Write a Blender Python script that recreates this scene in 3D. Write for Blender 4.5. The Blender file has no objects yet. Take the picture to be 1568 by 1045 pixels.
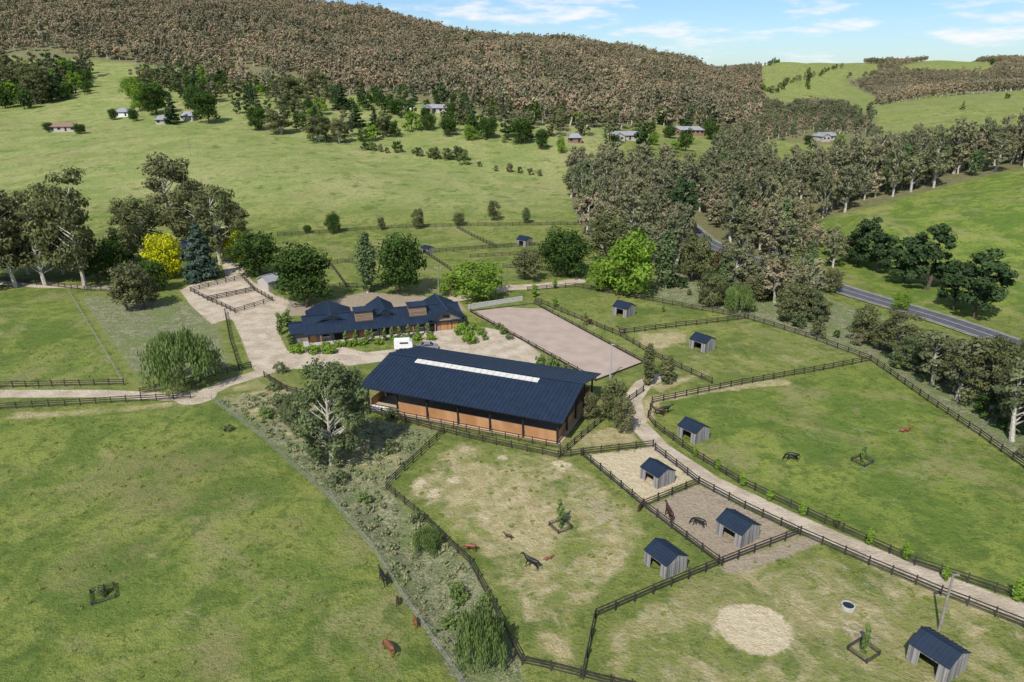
import bpy, math, random
import numpy as np
from mathutils import Vector, Matrix
random.seed(7); rng=np.random.default_rng(7)
scene=bpy.context.scene
H=55.0; PITCH=math.radians(20.3); FPX=1100.0; CX=784.0; CY=522.5
cp,sp=math.cos(PITCH),math.sin(PITCH)
# ------------------------------------------------------------------ terrain
TC=np.array([-1.2,-0.84,-0.668,-0.413,-0.242,-0.07,0.10,0.184,0.27,0.355,0.44,0.525,0.668,0.9,1.2])
TY=np.array([0,260,330,400,480,560,700,850,1000,1250,1500,1700,2000,2300,2800,6000.])
TZ=np.array([
[0,0,7,14,24,33,47,75,105,150,200,235,250,240,200,150],
[0,0,7,14,24,33,47,75,105,150,200,235,250,240,200,150],
[0,0,7,14,24,33,47,75,105,150,200,235,250,240,200,150],
[0,0,7,14,24,33,47,72,100,145,190,210,215,200,180,130],
[0,0,6,13,23,32,45,70,95,135,172,185,185,170,150,100],
[0,0,5,12,22,31,40,58,76,104,128,135,132,120,100,80],
[0,0,3,8,16,24,34,48,62,84,103,108,105,95,80,70],
[0,0,2,5,12,19,28,38,50,66,80,84,80,75,70,65],
[0,0,0,3,8,14,22,28,34,43,50,50,48,50,52,52],
[0,0,0,2,5,9,15,16,15,14,16,40,84,92,60,52],
[0,0,0,0,2,6,14,16,15,14,16,42,84,88,60,52],
[0,0,0,0,3,10,24,30,26,20,20,42,68,98,80,55],
[0,0,0,0,4,16,33,40,34,28,30,46,72,98,85,55],
[0,0,0,0,4,16,33,40,38,35,38,50,70,95,85,60],
[0,0,0,0,4,14,30,40,38,35,38,50,70,95,85,60.]])
gt=np.linspace(-1.2,1.2,241); gl=np.linspace(math.log(150),math.log(6000),300)
tmp=np.array([np.interp(np.exp(gl),TY,r) for r in TZ])
GZ=np.array([np.interp(gt,TC,tmp[:,j]) for j in range(len(gl))]).T
def smooth(a,ax,n):
    k=np.hanning(2*n+3)[1:-1]; k/=k.sum()
    pad=[(0,0),(0,0)]; pad[ax]=(n,n)
    b=np.pad(a,pad,mode='edge')
    return np.apply_along_axis(lambda r:np.convolve(r,k,'valid'),ax,b)
GZ=smooth(smooth(GZ,0,7),1,7)
def ss(a,b,x):
    t=np.clip((x-a)/(b-a),0,1); return t*t*(3-2*t)
def polyline_dist(X,Y,pts):
    d=np.full(np.shape(X),1e9)
    for (x0,y0),(x1,y1) in zip(pts[:-1],pts[1:]):
        dx,dy=x1-x0,y1-y0; L=dx*dx+dy*dy+1e-9
        t=np.clip(((X-x0)*dx+(Y-y0)*dy)/L,0,1)
        d=np.minimum(d,np.hypot(X-x0-t*dx,Y-y0-t*dy))
    return d
GULLY=[(-45,118),(-30,100),(-20,86),(-12,74),(-6,62),(-2,50),(0,30)]
def TH(x,y):
    x=np.asarray(x,float); y=np.asarray(y,float)
    yy=np.maximum(y,1.0); t=np.clip(x/yy,-1.2,1.2); l=np.log(np.clip(yy,150,5999))
    ft=(t+1.2)/2.4*240; it=np.clip(ft.astype(int),0,239); ft=ft-it
    fl=(l-gl[0])/(gl[-1]-gl[0])*299; il=np.clip(fl.astype(int),0,298); fl=fl-il
    z=(GZ[it,il]*(1-ft)+GZ[it+1,il]*ft)*(1-fl)+(GZ[it,il+1]*(1-ft)+GZ[it+1,il+1]*ft)*fl
    far=ss(520,1100,y)
    z=z+far*(1-.5*ss(.25,.4,t))*(8*np.sin(x/95+1.3+np.sin(y/210))*np.sin(y/150+.5)+5*np.sin(x/47+y/120)+3*np.sin(x/31-y/44))
    mid=ss(270,380,y)*(1-ss(600,800,y))
    z=z+mid*(1.5*np.sin(x/38+y/70)+1.2*np.sin(x/75-1+y/33))
    b=0.26*np.maximum(x-98,0); b=38*(1-np.exp(-b/38))*1.12
    z=z+b*ss(160,268,y+0.25*np.clip(x-110,0,200))*(1-ss(290,420,y))*ss(98,125,x)
    near=1-ss(200,300,y)
    z=z+near*(0.12*np.sin(x/9+y/13)+0.10*np.sin(x/17-y/7+2))*ss(20,40,np.hypot((x+18)/1.6,y-140))
    g=polyline_dist(x,y,GULLY)
    z=z-1.0*np.exp(-(g/3.5)**2)*ss(20,60,130-y)
    return z
def th(x,y): return float(TH(np.array([x]),np.array([y]))[0])
_ys=np.exp(np.linspace(math.log(20),math.log(4000),1500))
def G(u,v,z0=None):
    """ground survey: where the sight line of a surveyed mark meets the terrain"""
    dx=(u-CX)/FPX; dy=(CY-v)/FPX
    D=np.array([dx,cp+dy*sp,-sp+dy*cp]); D/=D[1]
    if z0 is not None:
        y=(z0-H)/D[2]; return (D[0]*y,y)
    zs=H+D[2]*_ys; t=TH(D[0]*_ys,_ys); below=zs<t
    i=int(np.argmax(below))
    if not below[i]: i=len(_ys)-1
    if i==0: y=_ys[0]
    else:
        a=zs[i-1]-t[i-1]; b=t[i]-zs[i]; y=_ys[i-1]+(_ys[i]-_ys[i-1])*a/(a+b+1e-9)
    return (float(D[0]*y),float(y))
def mpp(x,y,z=0): return (y*cp+(H-z)*sp)/FPX
def proj(x,y,z):
    zc=y*cp+(H-z)*sp; up=y*sp-(H-z)*cp
    return CX+FPX*x/zc, CY-FPX*up/zc
def GP(l): return [G(*p) for p in l]
# ------------------------------------------------------------------ materials
def nm(name):
    m=bpy.data.materials.new(name); m.use_nodes=True; nt=m.node_tree
    b=nt.nodes['Principled BSDF']; return m,nt,b
def mat(name,col,rough=.7,var=.25,scale=2.0,metal=0,bump=0,col2=None,coord='Object'):
    m,nt,b=nm(name); N=nt.nodes; L=nt.links
    tc=N.new('ShaderNodeTexCoord'); n=N.new('ShaderNodeTexNoise'); n.inputs['Scale'].default_value=scale; n.inputs['Detail'].default_value=6
    L.new(tc.outputs[coord],n.inputs['Vector'])
    r=N.new('ShaderNodeValToRGB'); c=np.array(col); c2=np.array(col2) if col2 is not None else np.clip(c*(1+var),0,1)
    c1=c if col2 is not None else c*(1-var)
    r.color_ramp.elements[0].position=.32; r.color_ramp.elements[1].position=.68
    r.color_ramp.elements[0].color=(*c1,1); r.color_ramp.elements[1].color=(*c2,1)
    L.new(n.outputs['Fac'],r.inputs['Fac']); L.new(r.outputs['Color'],b.inputs['Base Color'])
    b.inputs['Roughness'].default_value=rough; b.inputs['Metallic'].default_value=metal
    if bump:
        bp=N.new('ShaderNodeBump'); bp.inputs['Strength'].default_value=bump; L.new(n.outputs['Fac'],bp.inputs['Height']); L.new(bp.outputs['Normal'],b.inputs['Normal'])
    return m
def planks(name,ca,cb,scale=6.0,axis='X',rough=.75):
    m,nt,b=nm(name); N=nt.nodes; L=nt.links
    tc=N.new('ShaderNodeTexCoord'); mp=N.new('ShaderNodeMapping')
    mp.inputs['Scale'].default_value={'X':(scale,scale,.15),'Z':(.15,.15,scale)}[axis]
    L.new(tc.outputs['Object'],mp.inputs['Vector'])
    v=N.new('ShaderNodeTexNoise'); v.inputs['Scale'].default_value=1; v.inputs['Detail'].default_value=2
    L.new(mp.outputs[0],v.inputs['Vector'])
    r=N.new('ShaderNodeValToRGB'); r.color_ramp.elements[0].color=(*ca,1); r.color_ramp.elements[1].color=(*cb,1)
    r.color_ramp.elements[0].position=.35; r.color_ramp.elements[1].position=.65
    L.new(v.outputs['Fac'],r.inputs['Fac']); L.new(r.outputs['Color'],b.inputs['Base Color']); b.inputs['Roughness'].default_value=rough
    return m
def foliage(name,ca,cb,cc,trans=.25,hue=.5,world=None):
    m,nt,b=nm(name); N=nt.nodes; L=nt.links
    at=N.new('ShaderNodeAttribute'); at.attribute_name='tint'
    oi=N.new('ShaderNodeObjectInfo')
    r=N.new('ShaderNodeValToRGB'); r.color_ramp.elements[0].color=(*ca,1); r.color_ramp.elements[1].color=(*cb,1)
    r.color_ramp.elements[0].position=0.1; r.color_ramp.elements[1].position=.9
    L.new(at.outputs['Fac'],r.inputs['Fac'])
    mx=N.new('ShaderNodeMix'); mx.data_type='RGBA'
    mu=N.new('ShaderNodeMath'); mu.operation='MULTIPLY'; mu.inputs[1].default_value=hue
    L.new(oi.outputs['Random'],mu.inputs[0]); L.new(mu.outputs[0],mx.inputs['Factor'])
    L.new(r.outputs['Color'],mx.inputs['A']); mx.inputs['B'].default_value=(*cc,1)
    out=mx.outputs['Result']
    if world:
        ge=N.new('ShaderNodeNewGeometry'); nz=N.new('ShaderNodeTexNoise'); nz.inputs['Scale'].default_value=world[0]; nz.inputs['Detail'].default_value=5; nz.inputs['Roughness'].default_value=.65
        L.new(ge.outputs['Position'],nz.inputs['Vector'])
        rg=N.new('ShaderNodeMapRange'); rg.inputs[1].default_value=.4; rg.inputs[2].default_value=.6; L.new(nz.outputs['Fac'],rg.inputs[0])
        m2=N.new('ShaderNodeMix'); m2.data_type='RGBA'; m2.blend_type='MULTIPLY'; m2.inputs['Factor'].default_value=1
        c_=N.new('ShaderNodeMix'); c_.data_type='RGBA'; c_.inputs['A'].default_value=(*world[1],1); c_.inputs['B'].default_value=(*world[2],1); L.new(rg.outputs[0],c_.inputs['Factor'])
        L.new(out,m2.inputs['A']); L.new(c_.outputs['Result'],m2.inputs['B']); out=m2.outputs['Result']
    N.remove(b); d=N.new('ShaderNodeBsdfDiffuse'); L.new(out,d.inputs['Color'])
    if trans>0:
        t=N.new('ShaderNodeBsdfTranslucent'); L.new(out,t.inputs['Color'])
        s=N.new('ShaderNodeMixShader'); s.inputs[0].default_value=trans
        L.new(d.outputs[0],s.inputs[1]); L.new(t.outputs[0],s.inputs[2]); L.new(s.outputs[0],N['Material Output'].inputs['Surface'])
    else: L.new(d.outputs[0],N['Material Output'].inputs['Surface'])
    return m
M={}
M['navy']=mat('navy_steel_roof',(.009,.020,.040),.5,.2,.7)
M['navy_dk']=mat('navy_trim',(.008,.014,.03),.5,.1)
M['black']=mat('black_steel',(.014,.013,.013),.6,.2)
M['fence']=mat('dark_stained_timber',(.036,.029,.023),.85,.5,1.2)
M['orange']=planks('oiled_plywood',(.38,.18,.075),(.50,.27,.125),.5,'X')
M['door']=planks('oiled_timber_door',(.40,.17,.06),(.52,.25,.10),3,'X')
M['cedar']=planks('weathered_cedar',(.15,.10,.065),(.26,.18,.12),5,'Z')
M['greyboard']=planks('weathered_grey_boards',(.12,.11,.105),(.34,.325,.31),5,'X',.85)
M['stone']=mat('grey_rendered_wall',(.20,.175,.15),.85,.3,1.5)
M['white']=mat('white_paint',(.72,.72,.70),.5,.06)
M['cream']=mat('cream_wall',(.42,.38,.33),.7,.1)
M['brick']=mat('brown_brick',(.22,.13,.09),.8,.2,3)
M['greyroof']=mat('grey_tile_roof',(.26,.26,.27),.6,.15,1)
M['blueroof']=mat('pale_blue_roof',(.36,.42,.48),.5,.1,1)
M['glass']=mat('dark_glass',(.015,.02,.025),.08,.1)
M['skylight']=mat('opal_skylight_sheet',(.55,.53,.47),.5,.15,2)
M['dark']=mat('dark_interior',(.01,.009,.008),.95,.2)
M['concrete']=mat('concrete',(.42,.40,.36),.85,.15,2)
M['tank']=mat('galvanised',(.35,.37,.38),.4,.1)
M['bark']=mat('pale_bark',(.44,.40,.33),.9,.4,2)
M['barkdk']=mat('dark_bark',(.10,.075,.055),.9,.3,2)
M['sand']=mat('arena_sand',(.325,.25,.195),.95,0,.3,col2=(.395,.31,.245))
M['sandin']=mat('indoor_sand',(.40,.31,.21),.95,.1,.4)
M['asphalt']=mat('asphalt',(.08,.082,.09),.85,.2,.6,coord='Object')
M['line']=mat('road_paint',(.7,.7,.68),.6,.1)
M['tyre']=mat('rubber',(.012,.012,.012),.8,.1)
M['silver']=mat('silver_car_paint',(.32,.34,.37),.25,.03,metal=.6)
M['wire']=mat('galvanised_wire',(.3,.3,.29),.5,.1)
M['post']=mat('grey_post',(.24,.22,.19),.85,.3)
M['h_black']=mat('black_coat',(.010,.008,.007),.5,.3)
M['h_bay']=mat('bay_coat',(.045,.018,.010),.5,.3)
M['h_chest']=mat('chestnut_coat',(.19,.066,.026),.55,.25)
WV=(.012,(.66,.70,.68),(1.15,1.08,1.02)); WV2=(.03,(.72,.80,.75),(1.15,1.13,1.08))
F={}
F['gum']=foliage('gum_leaves',(.075,.092,.036),(.215,.235,.10),(.19,.175,.095),.3,.6,(.25,(.75,.8,.75),(1.15,1.12,1.05)))
F['hill']=foliage('hill_gum_leaves',(.10,.105,.062),(.31,.30,.185),(.34,.255,.17),0,.85,WV)
F['vgum']=foliage('valley_gum_leaves',(.09,.105,.05),(.27,.285,.15),(.28,.24,.15),.3,.75,WV2)
F['oak']=foliage('dark_green_leaves',(.026,.055,.013),(.08,.14,.034),(.08,.12,.03),.3,.4)
F['lime']=foliage('lime_leaves',(.11,.20,.022),(.27,.40,.06),(.20,.30,.05),.35,.5)
F['gold']=foliage('golden_leaves',(.42,.44,.015),(.68,.66,.03),(.55,.58,.03),.35,.3)
F['pine']=foliage('pine_needles',(.025,.05,.02),(.075,.12,.045),(.06,.09,.04),.15,.4)
F['spruce']=foliage('blue_spruce_needles',(.035,.065,.045),(.10,.145,.10),(.07,.10,.07),.1,.3)
F['willow']=foliage('willow_leaves',(.10,.155,.04),(.24,.32,.10),(.18,.24,.08),.35,.4)
F['grey']=foliage('grey_green_leaves',(.085,.115,.05),(.23,.27,.12),(.17,.2,.09),.35,.3)
F['poplar']=foliage('poplar_leaves',(.08,.12,.05),(.2,.27,.11),(.14,.19,.08),.3,.4)
F['tuss']=foliage('tussock_grass',(.14,.20,.07),(.36,.40,.22),(.40,.37,.21),.3,.7)
F['meadow']=foliage('meadow_grass',(.13,.19,.032),(.27,.31,.065),(.30,.29,.10),.3,.7)
F['red']=foliage('red_leaves',(.14,.05,.03),(.22,.10,.06),(.16,.09,.05),.3,.4)
# ------------------------------------------------------------------ mesh helper
class MB:
    def __init__(s): s.v=[]; s.f=[]; s.m=[]; s.mats=[]
    def mi(s,m):
        if m not in s.mats: s.mats.append(m)
        return s.mats.index(m)
    def hexa(s,p,m):
        b=len(s.v); s.v+= [tuple(q) for q in p]; k=s.mi(m)
        for f in ((3,2,1,0),(4,5,6,7),(0,1,5,4),(1,2,6,5),(2,3,7,6),(3,0,4,7)):
            s.f.append(tuple(b+i for i in f)); s.m.append(k)
    def box(s,c,d,m,rz=0):
        x,y,z=c; a,b,h=d[0]/2,d[1]/2,d[2]/2; ca,sa=math.cos(rz),math.sin(rz)
        P=[]
        for zz in (-h,h):
            for px,py in ((-a,-b),(a,-b),(a,b),(-a,b)):
                P.append((x+px*ca-py*sa,y+px*sa+py*ca,z+zz))
        s.hexa(P,m)
    def slab(s,q,t,m):
        q=[Vector(p) for p in q]; n=(q[1]-q[0]).cross(q[3]-q[0]).normalized()
        s.hexa([p-n*t for p in q]+q,m)
    def beam(s,a,b,w,h,m):
        a=Vector(a); b=Vector(b); d=(b-a).normalized(); side=Vector((-d.y,d.x,0))
        if side.length<1e-4: side=Vector((1,0,0))
        side=side.normalized()*w/2; up=d.cross(side).normalized()*(-h/2)
        if abs(d.z)>.99: up=Vector((0,h/2,0))
        s.hexa([a-side-up,b-side-up,b+side-up,a+side-up,a-side+up,b-side+up,b+side+up,a+side+up],m)
    def poly(s,pts,m):
        b=len(s.v); s.v+=[tuple(p) for p in pts]; s.f.append(tuple(range(b,b+len(pts)))); s.m.append(s.mi(m))
    def tube(s,pts,rad,m,n=8,cap=True):
        b=len(s.v); k=s.mi(m); pts=[Vector(p) for p in pts]
        for i,p in enumerate(pts):
            d=(pts[min(i+1,len(pts)-1)]-pts[max(i-1,0)]).normalized()
            a=d.orthogonal().normalized() if abs(d.z)<.95 else Vector((1,0,0))-d*d.x
            a.normalize(); c=d.cross(a)
            for j in range(n):
                t=2*math.pi*j/n; s.v.append(tuple(p+(a*math.cos(t)+c*math.sin(t))*rad[i]))
        for i in range(len(pts)-1):
            for j in range(n):
                j2=(j+1)%n; s.f.append((b+i*n+j,b+i*n+j2,b+(i+1)*n+j2,b+(i+1)*n+j)); s.m.append(k)
        if cap:
            s.f.append(tuple(b+j for j in range(n))[::-1]); s.m.append(k)
            s.f.append(tuple(b+(len(pts)-1)*n+j for j in range(n))); s.m.append(k)
    def mesh(s,name):
        me=bpy.data.meshes.new(name); me.from_pydata(s.v,[],s.f)
        for m in s.mats: me.materials.append(m)
        me.polygons.foreach_set('material_index',s.m); me.update(); return me
def link(o): scene.collection.objects.link(o); return o
def obj(name,me,loc=(0,0,0),rz=0,sc=(1,1,1),parent=None):
    o=bpy.data.objects.new(name,me); o.location=loc; o.rotation_euler=(0,0,rz); o.scale=sc
    if parent: o.parent=parent
    return link(o)
def building(name,parts,loc,rz):
    e=obj(name,None,loc,rz)
    for n,mb in parts.items():
        if mb.v: obj(n,mb.mesh(n),parent=e)
    return e
def gable(parts,x0,x1,y0,y1,ze,zr,oh=.5,ov=.6,th_=.14,roof='navy',wall='stone',axis='x',ribs=.9,wallz0=-.5,hip=0):
    """gabled block; ridge along axis"""
    R=parts['roof']; W=parts['walls']
    def T(a,b,z): return (a,b,z) if axis=='x' else (b,a,z)
    if axis=='y': x0,x1,y0,y1=y0,y1,x0,x1
    ym=(y0+y1)/2; sl=(zr-ze)/((y1-y0)/2)
    for sgn,yy in ((-1,y0),(1,y1)):
        ye=yy+sgn*ov; zE=ze-sl*ov
        q=[T(x0-oh,ye,zE),T(x1+oh,ye,zE),T(x1+oh-hip,ym,zr),T(x0-oh+hip,ym,zr)]
        nrm=(Vector(q[1])-Vector(q[0])).cross(Vector(q[3])-Vector(q[0]))
        if nrm.z<0: q=[q[1],q[0],q[3],q[2]]
        R.slab(q,th_,M[roof])
        if ribs and not hip:
            n=int((x1-x0+2*oh)/ribs)
            for i in range(n+1):
                xx=x0-oh+.05+(x1-x0+2*oh-.1)*i/n
                a=Vector(T(xx,ye,zE+.03)); b=Vector(T(xx,ym,zr+.03)); R.beam(a,b,.06,.07,M[roof])
        R.beam(T(x0-oh,ye+sgn*.07,zE-.05),T(x1+oh,ye+sgn*.07,zE-.05),.14,.16,M['navy_dk'])
    if hip:
        for xa,xb in ((x0-oh,x0-oh+hip),(x1+oh,x1+oh-hip)):
            R.poly([T(xa,y0-ov,ze-sl*ov),T(xb,ym,zr),T(xa,y1+ov,ze-sl*ov)],M[roof])
    else:
        R.beam(T(x0-oh-.02,ym,zr+.06),T(x1+oh+.02,ym,zr+.06),.4,.08,M[roof])
    if wall:
        for xx in (x0,x1):
            pts=[T(xx,y0,wallz0),T(xx,y1,wallz0),T(xx,y1,ze-.1),T(xx,ym,zr-.12),T(xx,y0,ze-.1)]
            W.poly(pts,M[wall])
        for yy in (y0,y1): W.poly([T(x0,yy,wallz0),T(x1,yy,wallz0),T(x1,yy,ze-.1),T(x0,yy,ze-.1)],M[wall])
# ------------------------------------------------------------------ ground sheet
def axis_pts(a,b,st,lo,hi,g=1.03):
    c=list(np.arange(a,b+st/2,st)); s=st; x=c[-1]
    while x<hi: s*=g; x+=s; c.append(x)
    s=st; x=a; pre=[]
    while x>lo: s*=g; x-=s; pre.append(x)
    return np.array(pre[::-1]+c)
xs=axis_pts(-175,175,.75,-4200,4200); ys=axis_pts(35,275,.65,-250,6500,1.022)
X,Y=np.meshgrid(xs,ys); shp=X.shape; X=X.ravel(); Y=Y.ravel(); Z=TH(X,Y)
def inpoly(X,Y,P):
    c=np.zeros(len(X),bool); n=len(P)
    for i in range(n):
        x0,y0=P[i]; x1,y1=P[(i+1)%n]
        if y0==y1: continue
        c^=((y0>Y)!=(y1>Y))&(X<(x1-x0)*(Y-y0)/(y1-y0)+x0)
    return c
def pmask(P,w=1.5):
    A=np.array(P); b=12+w*2
    s=np.where((X>A[:,0].min()-b)&(X<A[:,0].max()+b)&(Y>A[:,1].min()-b)&(Y<A[:,1].max()+b))[0]
    out=np.zeros(len(X)); d=polyline_dist(X[s],Y[s],list(P)+[P[0]])
    d=np.where(inpoly(X[s],Y[s],P),d,-d); out[s]=np.clip(.5+d/(2*w),0,1); return out
def lmask(P,hw,w=.8):
    A=np.array(P); b=hw+w*2+2
    s=np.where((X>A[:,0].min()-b)&(X<A[:,0].max()+b)&(Y>A[:,1].min()-b)&(Y<A[:,1].max()+b))[0]
    out=np.zeros(len(X)); d=hw-polyline_dist(X[s],Y[s],P); out[s]=np.clip(.5+d/(2*w),0,1); return out
def spot(u,v,r,w):
    x,y=G(u,v); return np.clip(.5+(r-np.hypot(X-x,Y-y))/w,0,1)
def mx(*a):
    r=a[0]
    for b in a[1:]: r=np.maximum(r,b)
    return r
TRACK_R=GP([(1010,578),(985,588),(968,612),(975,648),(1010,685),(1085,735),(1200,790),(1330,847),(1450,895),(1568,938),(1700,985)])
TRACK_L=GP([(-120,602),(0,603),(150,603),(260,608),(310,605),(345,588),(400,571),(430,562)])
gravel=mx(lmask(TRACK_R,1.7),lmask(TRACK_L,1.7),
 lmask(GP([(700,457),(780,441),(830,438),(885,430)]),2.6),
 lmask(GP([(-60,430),(0,433),(60,438),(170,441)]),1.6),
 lmask(GP([(345,350),(350,380),(358,410),(372,440)]),3.0),
 pmask(GP([(345,405),(372,405),(385,430),(420,452),(445,462),(432,482),(425,505),(440,538),(520,530),(560,540),(620,533),(650,525),(640,513),(690,503),(720,497),(760,505),(800,520),(832,545),(826,572),(760,562),(700,552),(600,552),(520,562),(440,566),(400,575),(385,562),(370,520),(357,492),(340,478),(345,440)]),1.2),
 pmask(GP([(275,445),(300,432),(365,425),(418,455),(415,475),(360,485),(325,497),(292,468)]),1.2),spot(300,608,3.5,1.6))
straw=mx(.62*pmask(GP([(690,672),(880,700),(985,780),(1010,830),(900,945),(890,1045),(830,1015),(770,930),(730,860),(660,795),(605,750)]),2),
 .76*pmask(GP([(690,690),(860,715),(930,800),(900,860),(850,930),(800,960),(770,900),(700,830),(630,760)]),7),
 .54*pmask(GP([(1225,825),(1568,960),(1650,1045),(1650,1150),(895,1150),(912,948)]),2),
 .7*pmask(GP([(850,700),(990,682),(975,650),(930,650),(890,660)]),2),
 .62*pmask(GP([(325,615),(345,590),(400,575),(470,600),(560,660),(640,700),(600,745),(500,720),(400,660)]),3),
 .85*lmask(GP([(990,640),(1000,612),(1090,597),(1200,586)]),1.8,1.2),
 .8*pmask(GP([(955,507),(1060,505),(1055,525),(1010,545),(975,530)]),3),
 .62*pmask(GP([(0,630),(120,627),(240,617),(300,610),(300,625),(120,640),(0,645)]),1),
 .75*pmask(GP([(985,590),(1080,565),(1090,575),(1010,610)]),2),
 .66*lmask(GP([(1330,862),(1450,912),(1568,958)]),2.5,2),
 .42*pmask(GP([(830,470),(1300,548),(1200,575),(1000,580)]),2),
 .36*pmask(GP([(-200,660),(300,680),(500,840),(600,1000),(300,1100),(-200,1100)]),14),
 .5*pmask(GP([(745,505),(840,545),(905,588),(860,600),(800,570),(740,530)]),2))
rough=mx(pmask(GP([(325,612),(400,600),(450,600),(560,640),(670,660),(590,750),(650,800),(720,865),(760,940),(800,1020),(820,1100),(730,1100),(620,915),(570,835),(500,755),(400,665)]),2),
 .6*pmask(GP([(105,450),(290,460),(340,480),(370,565),(300,580),(200,590)]),3),
 .9*pmask(GP([(1010,400),(1100,400),(1568,560),(1700,640),(1700,800),(1335,550),(1140,485),(1000,455)]),3))
sandp=mx(pmask(GP([(893,697),(1000,682),(1065,735),(985,775)]),2.5)*.9,spot(1155,962,3.9,3.0))
for (u,v,r,a) in ((665,755,2.2,.62),(700,735,2,.58),(640,740,2,.58),(860,715,2.5,.6),(745,790,2,.52),(830,925,1.6,.52),(1330,895,1.2,.55),(1310,960,2.5,.5),(680,700,1.5,.5),(770,700,2,.55)):
    sandp=mx(sandp,a*spot(u,v,r,3))
dirt=mx(pmask(GP([(985,778),(1070,740),(1225,820),(1110,862)]),2)*.95,
 pmask(GP([(400,470),(425,452),(470,468),(560,447),(700,458),(715,478),(690,470),(440,485)]),2),
 .62*pmask(GP([(880,720),(960,770),(985,800),(930,830),(870,770)]),5),
 .75*pmask(GP([(1285,945),(1350,960),(1350,1000),(1290,1000)]),2.5),.6*spot(520,690,3,4),.6*spot(430,650,2,4),
 .85*lmask(GP([(1240,828),(1180,850),(1120,870)]),1.3,1.2))
PU,PV=proj(X,Y,Z)
def hillv(u): return np.interp(u,[-400,0,60,150,200,300,350,430,500,600,680,760,850,900,1000,1100,1160],[80,85,90,92,98,112,138,140,145,150,162,182,192,195,190,195,220])
POLY_CREEK=[(884,335),(870,290),(880,268),(960,262),(1010,260),(1050,255),(1110,245),(1190,244),(1300,248),(1420,250),(1540,240),(1700,225),(1700,252),(1568,256),(1400,298),(1300,325),(1225,345),(1215,380),(1195,400),(1160,400),(1100,375),(1060,360),(1060,410),(1010,420),(960,400),(900,370)]
POLY_VALLEY=[(1100,215),(1110,160),(1140,155),(1330,172),(1345,182),(1330,200),(1350,215),(1450,216),(1568,212),(1568,232),(1420,238),(1300,225),(1190,215),(1120,232)]
GREEN_HILL=[(1105,118),(1150,104),(1240,84),(1345,100),(1345,115),(1285,122),(1345,150),(1325,166),(1260,150),(1200,158),(1140,142)]
GREEN_HILL2=[(1370,103),(1440,90),(1530,98),(1515,113),(1390,113)]
GREEN_PAD=[(1335,178),(1420,162),(1568,150),(1900,140),(1900,215),(1560,206),(1350,200)]
CLEAR3=[(1165,224),(1200,216),(1240,200),(1300,200),(1350,214),(1340,230),(1200,238)]
LAWN=[(900,212),(925,198),(1095,186),(1100,214),(1085,236),(1000,240),(940,238),(895,230)]
far=(Y>480)
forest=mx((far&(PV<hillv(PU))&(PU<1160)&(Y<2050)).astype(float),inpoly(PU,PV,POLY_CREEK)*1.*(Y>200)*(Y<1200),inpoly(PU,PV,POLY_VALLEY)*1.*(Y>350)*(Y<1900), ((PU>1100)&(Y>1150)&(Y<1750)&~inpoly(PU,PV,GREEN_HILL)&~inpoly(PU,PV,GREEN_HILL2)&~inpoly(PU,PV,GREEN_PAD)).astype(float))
vivid=mx(.8*pmask(GP([(1010,615),(1200,585),(1335,555),(1568,720),(1700,800),(1700,960),(1568,905),(1300,810),(1130,730),(1060,690)]),3),
 .5*pmask(GP([(-300,640),(0,640),(240,630),(330,620),(400,670),(500,760),(570,840),(620,920),(720,1100),(-300,1100)]),2),
 .9*((X>100)&(Y>165)&(Y<420)&(X>.35*Y)).astype(float),.5*pmask(GP([(-300,450),(100,450),(185,588),(-300,588)]),2))
pale=ss(260,330,Y)*(X<.15*Y)*.85
pale=mx(pale,.35*((Y>480)&(X>.15*Y)))
sage=mx(.55*pmask(GP([(1080,620),(1420,600),(1650,760),(1650,930),(1400,850),(1150,730)]),14),.35*pmask(GP([(-200,660),(300,680),(500,840),(600,1000),(300,1100),(-200,1100)]),14))
olive=mx(.65*spot(230,740,14,16),.55*spot(150,860,9,12),.5*spot(420,820,8,10),.55*spot(330,1000,6,8),.45*spot(1250,640,8,12),.4*spot(60,720,8,12),.5*spot(110,245,40,60),.45*spot(800,310,25,40))
me=bpy.data.meshes.new('ground')
n=len(X)
idx=np.arange(n).reshape(shp); q=np.stack([idx[:-1,:-1],idx[:-1,1:],idx[1:,1:],idx[1:,:-1]],-1).reshape(-1,4)
me.vertices.add(n); me.vertices.foreach_set('co',np.stack([X,Y,Z],1).astype(np.float32).ravel())
me.loops.add(q.size); me.loops.foreach_set('vertex_index',q.ravel().astype(np.int32))
me.polygons.add(len(q)); me.polygons.foreach_set('loop_start',np.arange(0,q.size,4,dtype=np.int32)); me.polygons.foreach_set('loop_total',np.full(len(q),4,np.int32))
me.update(calc_edges=True); me.polygons.foreach_set('use_smooth',np.ones(len(q),bool))
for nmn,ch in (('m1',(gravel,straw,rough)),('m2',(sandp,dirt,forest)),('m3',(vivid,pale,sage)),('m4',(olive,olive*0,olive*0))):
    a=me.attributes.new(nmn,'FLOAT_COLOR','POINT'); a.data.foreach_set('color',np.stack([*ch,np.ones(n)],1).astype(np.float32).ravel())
gm,nt,bs=nm('ground_material'); N=nt.nodes; L=nt.links
geo=N.new('ShaderNodeNewGeometry')
def noise(sc,det=4,rough_=.55,dist=0):
    n_=N.new('ShaderNodeTexNoise'); n_.inputs['Scale'].default_value=sc; n_.inputs['Detail'].default_value=det; n_.inputs['Roughness'].default_value=rough_; n_.inputs['Distortion'].default_value=dist
    L.new(geo.outputs['Position'],n_.inputs['Vector']); return n_.outputs['Fac']
def math_(op,a,b,c=None):
    m_=N.new('ShaderNodeMath'); m_.operation=op
    for i,v in enumerate((a,b,c)):
        if v is None: continue
        if isinstance(v,(int,float)): m_.inputs[i].default_value=v
        else: L.new(v,m_.inputs[i])
    return m_.outputs[0]
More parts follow.
